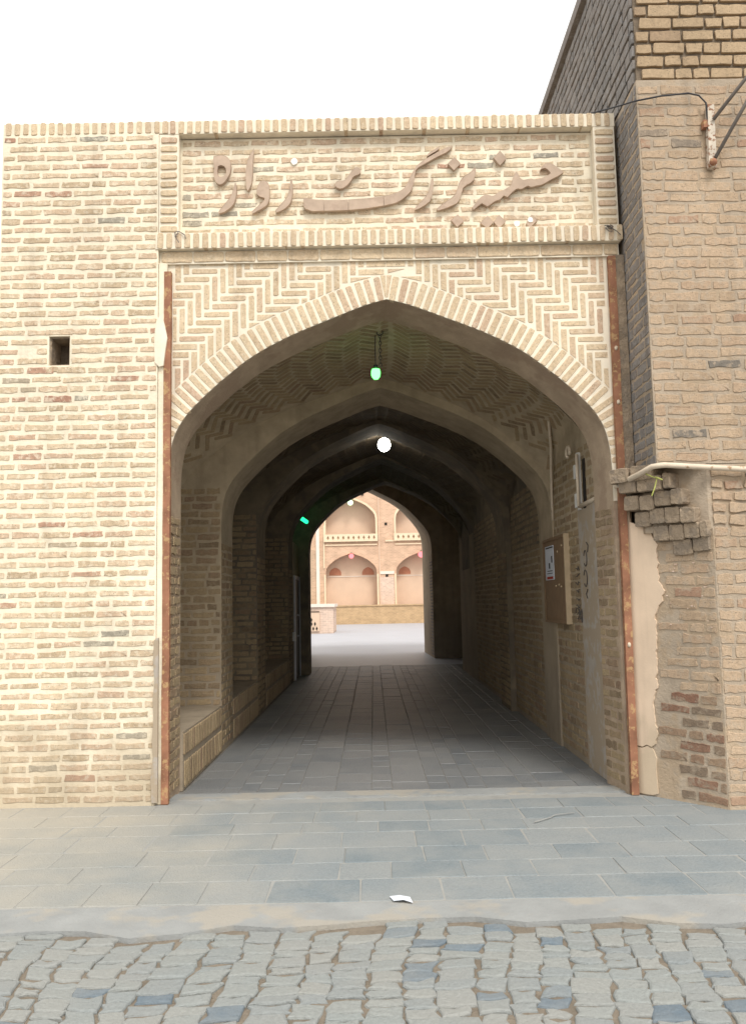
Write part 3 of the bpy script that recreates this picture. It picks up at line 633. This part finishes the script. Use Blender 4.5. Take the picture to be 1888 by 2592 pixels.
VAR['cor'] = [rough(1, 1, 1, .035, 0, random.Random(700+i), n=4, inset=.04, corner=.10) for i in range(8)]
its = []
for r_, (z, a0, a1) in enumerate(((2.47, .02, .42), (2.385, .08, .52), (2.26, .10, .60), (2.13, .16, .70), (2.005, .30, .745), (1.90, .44, .76))):
    a = a0; pr = .20-.034*r_
    while a < a1-.05:
        L = rng.uniform(.12, .16) if r_ > 1 else rng.uniform(.16, .22); L = min(L, a1-a)
        its.append(('cor', frame(cham(a+L/2, z+rng.uniform(-.012, .012), pr*rng.uniform(.88, 1.08)), (*(cdir+rng.uniform(-.03, .03)*cn), rng.uniform(-.05, .0)), (*cn, rng.uniform(-.10, .0)), L-.004, .118, pr+.1))); a += L
lay(cb, 'corbel_brick', 'corbel', its, 60)
for i in range(16):                                     # peeled whitewash flecks
    a, z = rng.uniform(.34, .72), rng.uniform(1.25, 1.78); s_ = rng.uniform(.004, .013)
    MB().prism([[(a+s_*math.cos(k*1.26)*rng.uniform(.4, 1.6), z+s_*.7*math.sin(k*1.26)*rng.uniform(.4, 1.2)) for k in range(5)]], cham, .008, .0115).build('whitewash_fleck', 'farpale', cb)

# ================================================================== vaulted passage
pas = empty('vaulted_passage', (.15, 12, 0)); tag(pas, 'long dim brick passage of pointed vaults and ribs with side benches', 'passage')
XL, XR, XN = -1.60, 1.94, -2.12
ribs = [(9.05, 9.78, .12, 1.72, 1.80, 2.15, 3.83, 3.80), (11.88, 12.75, .12, 1.72, 1.74, 2.2, 4.03, 4.03), (16.3, 17.05, .22, 1.82, 1.74, 2.3, 4.28, 4.28), (18.45, 19.0, .31, 1.69, 1.69, 2.35, 4.13, 4.13)]
RP = []
for Y0, Y1, xc, hl, hr, zs, za, zb_ in ribs:
    p = arch(xc, hl, hr, zs, za, 2); RP.append(p)
    arch_wall('rib', 'mortari' if Y0 < 10 else 'mortarv', pas, Y0, Y1, p, -2.16, 2.12, 4.72, arch(xc, hl, hr, zs, zb_, 2))  # deeper ribs take the mortar with shade painted in
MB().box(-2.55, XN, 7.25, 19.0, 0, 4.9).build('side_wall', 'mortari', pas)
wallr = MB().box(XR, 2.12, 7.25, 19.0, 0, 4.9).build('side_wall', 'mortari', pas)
MB().box(-3.0, 2.13, 7.252, 23.0, 5.25, 5.44).build('roof', 'roof', pas)
bays = [(7.25, 9.05, 4.02, 3.93, .14), (9.78, 11.88, 3.95, 4.08, .12), (12.75, 16.3, 4.12, 4.36, .16), (17.05, 18.45, 4.36, 4.2, .25)]
def vault_point(bay, u, t):
    Y0, Y1, z0, z1, xc = bay
    za = z0+(z1-z0)*t; s_ = 1+.30*math.sin(math.pi*t)**1.0
    zs = 2.15+.0*t
    q = arch(xc, (xc-XN)*1.0*s_, (XR-xc)*1.02*s_, zs, za, 1)
    f = u*(len(q)-1); i = min(int(f), len(q)-2); k = f-i
    x = q[i][0]+(q[i+1][0]-q[i][0])*k; z = q[i][1]+(q[i+1][1]-q[i][1])*k
    return np.array((min(max(x, XN+.004), XR-.004), Y0+(Y1-Y0)*t, z))
allv = []
for bay in bays:
    nu, nv = 48, 16; V = [vault_point(bay, i/nu, j/nv) for j in range(nv+1) for i in range(nu+1)]
    F = [(j*(nu+1)+i, j*(nu+1)+i+1, (j+1)*(nu+1)+i+1, (j+1)*(nu+1)+i) for j in range(nv) for i in range(nu)]
    first = bay is bays[0]; va = obj('vault', V, F, 'mortari' if first else 'mortarv', pas, True)  # first bay keeps the plain interior colour, later bays the shade-darkened one
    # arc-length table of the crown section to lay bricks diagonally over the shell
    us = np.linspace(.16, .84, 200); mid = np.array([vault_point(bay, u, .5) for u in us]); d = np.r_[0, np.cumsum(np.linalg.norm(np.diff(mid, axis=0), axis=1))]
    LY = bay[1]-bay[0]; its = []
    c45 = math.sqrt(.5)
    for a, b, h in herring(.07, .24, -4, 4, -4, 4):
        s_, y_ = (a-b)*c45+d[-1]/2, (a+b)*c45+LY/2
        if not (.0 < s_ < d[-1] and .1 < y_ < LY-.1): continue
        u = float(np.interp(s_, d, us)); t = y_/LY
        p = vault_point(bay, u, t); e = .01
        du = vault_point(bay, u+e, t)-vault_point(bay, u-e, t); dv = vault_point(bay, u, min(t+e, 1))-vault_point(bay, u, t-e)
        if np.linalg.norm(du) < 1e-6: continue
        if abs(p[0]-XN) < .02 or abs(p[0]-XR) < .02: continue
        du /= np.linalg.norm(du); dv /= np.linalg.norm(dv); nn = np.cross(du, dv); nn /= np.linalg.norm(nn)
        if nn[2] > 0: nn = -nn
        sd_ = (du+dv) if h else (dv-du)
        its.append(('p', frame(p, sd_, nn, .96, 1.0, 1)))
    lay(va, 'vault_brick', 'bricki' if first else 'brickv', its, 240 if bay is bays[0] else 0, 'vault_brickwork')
# side lunette rib on the right wall of the first bay
rib = [(1.925, 9.03, 2.35), (1.915, 8.99, 2.6), (1.90, 8.9, 2.85), (1.87, 8.72, 3.08), (1.80, 8.45, 3.30)]
MB().tube(rib, [.014, .016, .016, .016, .014], 6).build('gypsum_rib', 'pipe', pas, True)
its = []
# piers of the left side (front face, jamb), benches between
ends = [(7.25, 9.05), (9.78, 11.88), (12.75, 16.3)]
for Y0, Y1, xc, hl, hr, zs, za, zb_ in ribs[:3]:
    xl = xc-hl
    its += courses((XN+.02, Y0), (1, 0), (0, -1), xl-XN-.02, .48, 2.75, ch=.082, bl=.25, hs=1.32)
    its += courses((xl, Y0), (0, 1), (1, 0), Y1-Y0, .05, 2.2, ch=.082, bl=.25, hs=1.32)
    xr = xc+hr
    if Y0 > 10: its += courses((xr, Y1), (0, -1), (-1, 0), Y1-Y0, .05, 2.2, ch=.082, bl=.25, hs=1.32)
its += courses((P1b[-1][0], 7.25), (P1[-1][0]-P1b[-1][0], -.37), (-1, -.1), .37, .05, 2.3, ch=.082, bl=.25, hs=1.3)
its += courses((P1b[0][0], 6.875), (0, 1), (1, 0), .37, .05, 2.3, ch=.082, bl=.25, hs=1.32)
its += courses((XR, 16.2), (0, -1), (-1, 0), 8.9, .05, 2.9, ch=.082, bl=.25, hs=1.32)
lay(pas, 'brick', 'bricki', its, 260)
for Y0, Y1 in ends:
    be = MB().box(XN, XL, Y0, Y1, 0, .48).build('bench', 'mortari', pas); its = []
    y = Y0+.04
    while y < Y1-.03:
        its.append(('so', frame((XL, y, .375), (0, rng.uniform(-.02, .02), 1), (1, 0, 0), 1.5, 1.0))); its.append(('so', frame((XL, y+.03, .13), (0, rng.uniform(-.02, .02), 1), (1, 0, 0), 1.75, 1.0))); y += .074
    lay(be, 'bench_brick', 'bricki', its, 60, 'bench_brickwork')
MB().box(XR-.012, XR+.01, 7.26, 7.95, .0, 2.35).build('limewashed_patch', 'wash', pas)
# cross chamber and exit arch
MB().box(-2.75, -2.4, 19.0, 22.9, 0, 5.3).build('chamber_wall', 'mortari', pas)
MB().box(2.44, 2.8, 19.0, 22.9, 0, 5.3).build('chamber_wall', 'mortari', pas)
arch_wall('chamber_front', 'mortari', pas, 18.98, 19.05, RP[3], -2.5, 2.5, 5.3)
MB().box(-2.5, 2.5, 19.0, 22.95, 5.0, 5.24).build('chamber_ceiling', 'mortari', pas)
PB0, PB1 = arch(-.2, 1.80, 1.80, 2.55, 4.62, 2), arch(-.22, 1.73, 1.73, 2.75, 4.88, 2)
ex = arch_wall('exit_arch', 'mortari', pas, 22.9, 25.8, PB0, -9, 9, 7.2, PB1)
its = []
for i in range(12):                                     # reveal bricks of the exit arch on the sunlit right jamb
    pass
its = courses((1.53, 25.75), (-(1.53-1.60)/1, -2.85), (-1, -.025), 2.85, .05, 2.6, ch=.085, bl=.25)
lay(ex, 'reveal_brick', 'brickside', its, 40, 'reveal_brickwork')

# ================================================================== things on the gate
def post(label, x0, x1, y, zt, lean, m='rust'):
    t = empty('rusty_post', ((x0+x1)/2, y, 0)); tag(t, label, 'post', 'rusty steel gate posts')
    n = 24; v = []; f = []
    for i in range(n+1):
        z = zt*i/n; dx = lean*z; j = rng.uniform(-.002, .002)
        v += [(x0+dx+j, y, z), (x1+dx+j, y, z), (x1+dx+j, y+.05, z), (x0+dx+j, y+.05, z)]
    for i in range(n):
        for k in range(4): f.append((i*4+k, i*4+(k+1) % 4, (i+1)*4+(k+1) % 4, (i+1)*4+k))
    f += [(3, 2, 1, 0), (n*4, n*4+1, n*4+2, n*4+3)]
    obj('channel', v, f, m, t)
    return t, lambda z: ((x0+x1)/2+lean*z, y)
t, fx = post('rusty steel post at the left jamb of the arch', -1.668, -1.612, 6.795, 4.27, 0.0)
for z in (3.70,): MB().prism([[(-1.735, z-.20), (-1.70, z-.24), (-1.665, z-.23), (-1.65, z-.10), (-1.635, z), (-1.655, z+.10), (-1.67, z+.16), (-1.70, z+.19), (-1.73, z+.12), (-1.74, z)]], FRONT(6.772), 0, .03).build('mortar_blob', 'pointing', t)
t, fx = post('rusty steel post at the right jamb of the arch', 1.972, 2.030, 6.795, 4.335, 0.006)
for z in (1.15, 2.52, 3.1, 3.55): MB().ball((fx(z)[0], 6.795, z), .014, .02).build('weld_lump', 'pipe', t, True)
# conduit pipe
pp = empty('conduit_pipe', (2.1, 6.6, 2.4)); tag(pp, 'cream painted pipe bent round the building corner onto the passage wall', 'pipe')
MB().tube([(1.915, 7.80, 2.36), (1.93, 7.4, 2.37), (1.99, 6.77, 2.425), (2.045, 6.42, 2.455), (2.09, 6.27, 2.485), (2.17, 6.235, 2.49), (2.5, 6.235, 2.465), (2.78, 6.235, 2.445), (3.6, 6.235, 2.40)], .021, 10).build('tube', 'pipe', pp, True)
MB().tube([(2.765, 6.235, 2.446), (2.80, 6.235, 2.444)], .031, 10).build('coupling', 'pipe', pp, True)
MB().tube([(2.0+.03*math.cos(a), 6.735+.02*math.sin(a*2), 2.425+.035*math.sin(a)) for a in np.linspace(0, 6, 12)], .007, 5).build('blue_tie', 'blue', pp)
MB().tube([(2.06, 6.40, 2.46), (2.10, 6.33, 2.42), (2.13, 6.30, 2.40), (2.11, 6.30, 2.33), (2.085, 6.30, 2.27)], .005, 5).build('twine', 'greentie', pp)
MB().tube([(2.12, 6.30, 2.41), (2.16, 6.27, 2.385)], .006, 5).build('twine', 'greentie', pp)
# upright fixture
fxr = empty('tube_light_fixture', (1.93, 7.85, 2.3)); tag(fxr, 'narrow white upright metal light fixture bracketed on the right passage wall', 'light fixture')
MB().box(1.905, 1.935, 7.78, 7.84, 2.33, 2.86).build('housing', 'white', fxr)
MB().tube([(1.895, 7.76, 2.36), (1.895, 7.76, 2.84)], .014, 10).build('tube', 'pipe', fxr, True)
for z in (2.36, 2.63): MB().box(1.90, 1.938, 7.86, 7.93, z, z+.13).build('bracket', 'white', fxr)
MB().tube([(1.87+.0*a, 7.98+.07*math.cos(a), 2.90+.05*math.sin(a)) for a in np.linspace(-1.2, 3.8, 12)], .014, 8).build('curled_end', 'pipe', fxr, True)
MB().box(1.925, 1.943, 7.62, 7.70, 2.33, 2.78).build('back_slot', 'dark', fxr)
# notice board
nb = empty('notice_board', (1.93, 8.9, 1.3)); tag(nb, 'brown framed notice board with a paper notice on the right passage wall', 'notice board')
Y0, Y1, Z0, Z1 = 8.42, 9.42, 1.30, 2.13
MB().box(1.895, 1.945, Y0, Y1, Z0, Z1).build('panel', 'board', nb)
MB().box(1.886, 1.944, Y0-.03, Y0, Z0-.03, Z1+.03).build('moulding', 'cork', nb)
for a in ((1.886, 1.944, Y0, Y1+.03, Z0-.03, Z0), (1.886, 1.944, Y0, Y1+.03, Z1, Z1+.03), (1.886, 1.944, Y1, Y1+.03, Z0, Z1)): MB().box(*a).build('moulding', 'board', nb)
pa = MB().box(1.890, 1.8945, 8.92, 9.34, 1.72, 2.08).build('paper', 'paper', nb)
for a, m_ in (((8.94, 9.30, 2.055, 2.068), 'ink'), ((8.98, 9.03, 1.90, 1.97), 'ink'), ((9.10, 9.16, 1.84, 1.90), 'ink'), ((8.96, 9.28, 1.728, 1.755), 'redink'), ((8.99, 9.25, 1.81, 1.818), 'ink'), ((8.99, 9.27, 1.785, 1.792), 'ink')):
    MB().box(1.8885, 1.8898, *a).build('print_mark', m_, pa)
for y, z in ((8.52, 2.05), (8.72, 2.0), (8.7, 1.66), (8.85, 1.65), (8.6, 1.64)): MB().ball((1.893, y, z), .012, .012, 8, 5).build('pin', 'cork', nb, True)
# graffiti strokes on the wall: loops and verticals like worn numerals
gr = empty('graffiti', (1.92, 7.9, 1.4)); tag(gr, 'faded black sprayed loops and numerals on the right passage wall', 'graffiti')
def stroke(pts): MB().tube([(1.9225, y, z) for y, z in pts], .0045, 5).build('stroke', 'graffiti', gr)
for cy, cz, r_ in ((7.72, 1.88, .07), (7.74, 1.70, .075)): stroke([(cy+r_*.8*math.cos(a), cz+r_*math.sin(a)) for a in np.linspace(.4, 5.6, 14)])
stroke([(7.66, 2.02), (7.60, 1.99), (7.63, 1.93)]); stroke([(7.68, 1.60), (7.74, 1.56), (7.70, 1.52)])
for i in range(7): y = 7.95+.05*rng.random(); z = 1.80-.07*i; stroke([(y+.15*k/6+rng.uniform(-.015, .015), z+rng.uniform(-.02, .02)) for k in range(6)])
stroke([(8.1+.07*math.cos(a), 1.38+.05*math.sin(a)) for a in np.linspace(0, 5, 12)]); stroke([(7.98+.06*math.cos(a), 1.36+.06*math.sin(2*a)) for a in np.linspace(0, 5, 14)])
# hanging green lamp with chain
gl = empty('hanging_lamp', (.066, 7.7, 3.62)); tag(gl, 'lit green bulb hanging on a wire below the first vault', 'lamp')
mb = MB(); mb.tube([(.066, 7.7, z) for z in np.linspace(3.568, 3.66, 5)], [.020, .038, .042, .042, .036], 14); mb.build('bulb', 'green_e', gl, True)
MB().tube([(.066, 7.7, 3.66), (.066, 7.7, 3.70)], .022, 10).build('socket', 'wire', gl, True)
MB().tube([(.066, 7.7, 3.70), (.064, 7.7, 3.85), (.068, 7.7, 3.99)], .004, 6).build('flex', 'wire', gl)
hc = empty('chain', (.11, 7.62, 3.75)); tag(hc, 'short dangling chain on a hook beside the green bulb', 'chain')
for i in range(9):
    z = 3.95-i*.034; c, s_ = (math.cos(i*1.57), math.sin(i*1.57))
    MB().tube([(.11+.012*c*math.cos(a), 7.62+.012*s_*math.cos(a), z+.021*math.sin(a)) for a in np.linspace(0, 2*math.pi, 10)[:-1]], .004, 5, True).build('link', 'chain', hc)
MB().tube([(.11+.028*math.cos(a), 7.62, 3.985+.03*math.sin(a)) for a in np.linspace(2.6, 6.6, 10)], .006, 6).build('hook', 'chain', hc)
wl = empty('globe_lamp', (.22, 13.2, 3.97)); tag(wl, 'lit round white globe lamp hanging deep in the passage', 'lamp')
MB().ball((.22, 13.2, 3.968), .098, .108, 18, 12).build('globe', 'white_e', wl, True); MB().tube([(.22, 13.2, 4.07), (.22, 13.2, 4.2)], .012, 8).build('stem', 'wire', wl)
# green tube over the door and the door itself
gt = empty('green_tube_lamp', (-1.52, 18.0, 3.2)); tag(gt, 'small lit green tube lamp above the side door', 'lamp')
MB().tube([(-1.50, 17.72, 3.31), (-1.38, 18.1, 3.24)], .042, 10).build('tube', 'greent_e', gt, True); MB().box(-1.6, -1.46, 17.85, 17.95, 3.28, 3.36).build('holder', 'wire', gt)
dr = empty('side_door', (-1.58, 17.75, 0)); tag(dr, 'narrow dark door with pale frame on the left near the passage end', 'door')
MB().box(-1.60, -1.585, 17.10, 18.42, 0, 2.75).build('surround', 'mortari', dr)
MB().box(-1.585, -1.57, 17.25, 18.25, .02, 2.0).build('leaf', 'greypaint', dr)
for y in (17.16, 18.26): MB().box(-1.585, -1.55, y, y+.075, 0, 2.08).build('frame', 'doorframe', dr)
MB().box(-1.585, -1.552, 17.236, 18.26, 2.01, 2.08).build('frame', 'doorframe', dr)
for z in (1.28, .86): MB().ball((-1.55, 17.7, z), .028, .02, 8, 6).build('handle', 'doorframe', dr, True)
MB().box(-1.598, -1.54, 16.99, 17.13, .78, .95).build('meter_box', 'white', dr)
# bracket and cable on the corner building
br = empty('wall_bracket', (2.67, 6.26, 4.8)); tag(br, 'rusty white steel bracket with two slanting rods high on the right building', 'bracket')
MB().prism([[(2.640, 4.80), (2.70, 4.79), (2.708, 5.30), (2.658, 5.305)]], FRONT(6.235), 0, .05).build('plate', 'rustpale', br)
MB().ball((2.672, 6.232, 4.83), .03, .03, 10, 6).build('bolt', 'rust', br, True)
MB().tube([(2.69, 6.22, 5.17), (2.99, 6.10, 5.53), (3.4, 5.95, 6.05)], .014, 8).build('rod', 'greywire', br, True)
MB().tube([(2.685, 6.22, 4.86), (2.985, 6.10, 5.38), (3.4, 5.95, 6.05)], .014, 8).build('rod', 'greywire', br, True)
MB().box(2.62, 2.66, 6.24, 6.29, 5.12, 5.18).build('clip', 'rust', br)
ca = MB().tube([(1.2, 6.86, 5.585), (1.75, 6.85, 5.59), (1.93, 6.80, 5.585), (2.05, 6.5, 5.46), (2.11, 6.27, 5.36), (2.3, 6.25, 5.385), (2.52, 6.25, 5.405), (2.60, 6.25, 5.385), (2.65, 6.245, 5.32), (2.655, 6.245, 5.1)], .0065, 6).build('cable', 'wire', None, True); tag(ca, 'thin dark cable sagging from the coping to the wall bracket', 'cable')
for i, (x, z, lb) in enumerate(((-1.55, 4.60, 'small tuft of grey wire at the lower left corner of the panel'), (1.99, 4.57, 'tangled grey wire at the lower right corner of the panel'))):
    wt = MB()
    for k in range(3 if i == 0 else 6):
        p = [np.array((x, 6.765, z))]
        for q in range(4): p.append(p[-1]+np.array((rng.uniform(-.03, .04), rng.uniform(-.012, 0), rng.uniform(-.035, .012))))
        wt.tube(p, .004, 5)
    tag(wt.build('wire_tuft', 'greywire'), lb, 'wire')
sv = MB().ball((1.05, 6.9, 5.588), .032, .024, 10, 7).build('stone', 'wire', None, True); tag(sv, 'small dark lump sitting on the coping above the panel', 'stone')
sc = MB().add([(.055, 4.615, .006), (.075, 4.545, .008), (.125, 4.535, .016), (.172, 4.515, .007), (.160, 4.590, .009), (.108, 4.605, .014)], [(0, 1, 2, 5), (1, 2, 5), (2, 3, 4, 5)][:1]+[(2, 3, 4, 5)]).build('paper_scrap', 'paper')
so_ = sc.modifiers.new('thick', 'SOLIDIFY'); so_.thickness = .003; tag(sc, 'crumpled white paper scrap lying on the forecourt slabs', 'litter')
sk = MB().tube([(1.07, 6.02, .008), (1.2, 6.13, .009), (1.25, 6.20, .010), (1.40, 6.26, .008)], .0035, 6).build('stick', 'joint', None, True); tag(sk, 'thin pale stick lying on the slabs before the right post', 'stick')

# ================================================================== courtyard building far beyond
fb = empty('courtyard_building', (0, 60, 0)); tag(fb, 'two-storey pinkish arcaded building with cream trimmed niches beyond the passage', 'building')
cx = [-1.48+4.93*k for k in range(0, 4)]; FY = 60.0
holes = []
for c in cx:
    lo = arch(c, 1.78, 1.78, 3.35, 4.93, 1); up = arch(c, 1.75, 1.75, 7.0, 8.80, 1)
    holes.append([(c-1.78, 1.25), *lo, (c+1.78, 1.25)]); holes.append([(c-1.75, 6.22), *up, (c+1.75, 6.22)])
MB().prism([[(-30, -.1), (30, -.1), (30, 13), (-30, 13)]]+holes, FRONT(FY), 0, .5).build('wall', 'far', fb)
MB().box(-30, 30, FY+.9, FY+1.3, 0, 12.9).build('niche_back', 'farback', fb)
MB().box(-30, 30, FY+.1, FY+1.7, 5.2, 6.0).build('gallery_floor', 'far', fb); MB().box(-30, 30, FY-.05, FY+1.7, -.1, 1.05).build('niche_floor', 'far', fb)
for c in cx:
    for x in (c-1.95, c+1.95): MB().box(x-.15, x+.15, FY+.45, FY+1.0, 0, 12).build('niche_side', 'farback', fb)
pl = MB().box(-30, 30, FY-1.2, FY-.02, -.1, 1.22).build('plinth', 'plinth', fb); MB().box(-30, 30, FY-1.26, FY-.02, 1.21, 1.30).build('plinth_cap', 'plinth', fb)
def trim(prof, wdt, z0):
    a = [(prof[0][0], z0)]+prof+[(prof[-1][0], z0)]; xc = (prof[0][0]+prof[-1][0])/2; k = (abs(prof[0][0]-xc)+wdt)/abs(prof[0][0]-xc)
    b = [(xc+(x-xc)*k, z+(wdt if z > prof[0][1]+.05 else 0)) for x, z in a]
    return [*a, *b[::-1]]
for i, c in enumerate(cx[:3]):
    MB().prism([trim(arch(c, 1.75, 1.75, 7.0, 8.80, 1), .12, 6.25)], FRONT(FY-.06), 0, .12).build('niche_trim', 'fartrim', fb)
    MB().prism([trim(arch(c, 1.78, 1.78, 3.35, 4.93, 1), .04, 3.4)], FRONT(FY-.04), 0, .12).build('niche_trim', 'far', fb)
    for x in (c-1.85, c+1.85): MB().box(x-.06, x+.06, FY-.06, FY, 1.3, 3.45).build('jamb_trim', 'fartrim', fb)
    ba = MB().prism([[(c-1.9, 5.74), (c+1.9, 5.74), (c+1.9, 6.26), (c-1.9, 6.26)]]+[[(x, 5.85), (x-.085, 6.0), (x, 6.16), (x+.085, 6.0)] for x in np.arange(c-1.6, c+1.65, .36)], FRONT(FY-.22), 0, .12).build('balustrade', 'fartrim', fb)
    MB().box(c-1.85, c+1.85, FY-.10, FY-.07, 5.76, 6.24).build('balustrade_back', 'far', ba)
    MB().box(c-1.82, c+1.85, FY-.08, FY, 5.47, 5.56).build('string_course', 'fartrim', fb)
    for x in (c-1.16, c+1.16): MB().prism([[(x+.42*a, 3.42+.55*b) for a, b in ((-1, 0), (1, 0), (1, .35), (.75, .7), (.3, .92), (0, 1), (-.3, .92), (-.75, .7), (-1, .35))]], FRONT(FY+.87), 0, .05).build('ochre_panel', 'medal', fb)
    MB().box(c-1.78, c+1.78, FY+.86, FY+.91, 3.30, 3.35).build('dado_line', 'farwhite', fb)
    MB().box(c+1.98, c+1.98+1.0, FY-.03, FY, 1.3, 3.22).build('patched_panel', 'farpale', fb)
    MB().box(c+1.96, c+3.0, FY-.05, FY, 3.42, 3.62).build('band', 'farwhite', fb)
    for z in (3.32, 6.95): MB().box(c+2.40, c+2.57, FY-.045, FY+.02, z-.09, z+.09).build('vent', 'dark', fb)
    MB().box(c+1.955, c+2.03, FY-.07, FY, 1.3, 9.2).build('corner_strip', 'farback', fb)
MB().box(.93, 1.75, FY-.09, FY, 5.70, 5.80).build('ledge', 'fartrim', fb)
MB().box(-3.93, -3.70, FY-.12, FY, 1.25, 12).build('pilaster', 'farwhite', fb); MB().box(-3.42, -3.33, FY-.08, FY, 3.9, 6.9).build('drain_streak', 'fartrim', fb)
MB().box(-5.2, -4.38, FY-.3, FY, 1.2, 5.3).build('tile_panel', 'teal', fb)
MB().box(-.70, -.54, FY-.06, FY+.02, 9.0, 9.16).build('vent', 'dark', fb)
for x, z, m_, r_, lb in ((-1.46, 4.72, 'red_e', .17, 'lit red lamp at the crown of the left lower niche'), (3.43, 4.74, 'red_e', .21, 'lit red lamp at the crown of the right lower niche'), (-1.47, 8.50, 'greenw_e', .20, 'lit pale green lamp in the upper niche of the courtyard')):
    t = empty('niche_lamp', (x, FY-.1, z)); tag(t, lb, 'lamp', 'courtyard niche lamps'); MB().ball((x, FY-.1, z), r_, r_, 12, 8).build('bulb', m_, t, True); MB().tube([(x, FY-.1, z+r_*.9), (x, FY+.05, z+r_+.12)], .03, 6).build('holder', 'wire', t)
# raised basin block in the courtyard
pd = empty('raised_platform', (-3.4, 42.5, 0)); tag(pd, 'low brick platform with white slab top and lattice vent in the courtyard', 'platform')
b_ = MB().box(-6.5, -1.98, 42.5, 46, 0, 1.30).build('base', 'farpale', pd); MB().box(-6.6, -1.90, 42.4, 46.1, 1.30, 1.45).build('top_slab', 'farwhite', pd)
MB().box(-3.9, -2.66, 42.42, 42.5, .12, 1.05).build('frame_panel', 'farback', pd); MB().box(-3.9, -2.66, 42.40, 42.44, 1.05, 1.09).build('frame_line', 'dark', pd)
for r_, z in enumerate((.25, .48, .68)):
    for k in range(4-r_ if r_ < 2 else 1):
        x = -3.05+.17*(k-(3-r_)/2 if r_ < 2 else 0)
        MB().prism([[(x, z-.10), (x+.05, z), (x, z+.10), (x-.05, z)]], FRONT(42.40), 0, .03).build('lattice_hole', 'dark', pd)
# courtyard side wings so that the court is closed
for x in (-30, 29): tag(MB().box(x, x+1, 26, 60, 0, 9).build('courtyard_wing', 'far'), 'plain brick side wing of the courtyard, %s side' % ('left' if x < 0 else 'right'), 'wall')
nw = empty('neighbouring_house', (-6, 11, 0)); tag(nw, 'plain tan house wall just visible past the left edge of the brick wall', 'building')
MB().box(-9, -3.35, 10, 16, 0, 4.2).build('wall', 'roof', nw); MB().box(-9.1, -3.25, 9.9, 16.1, 4.2, 4.35).build('coping', 'plinth', nw)
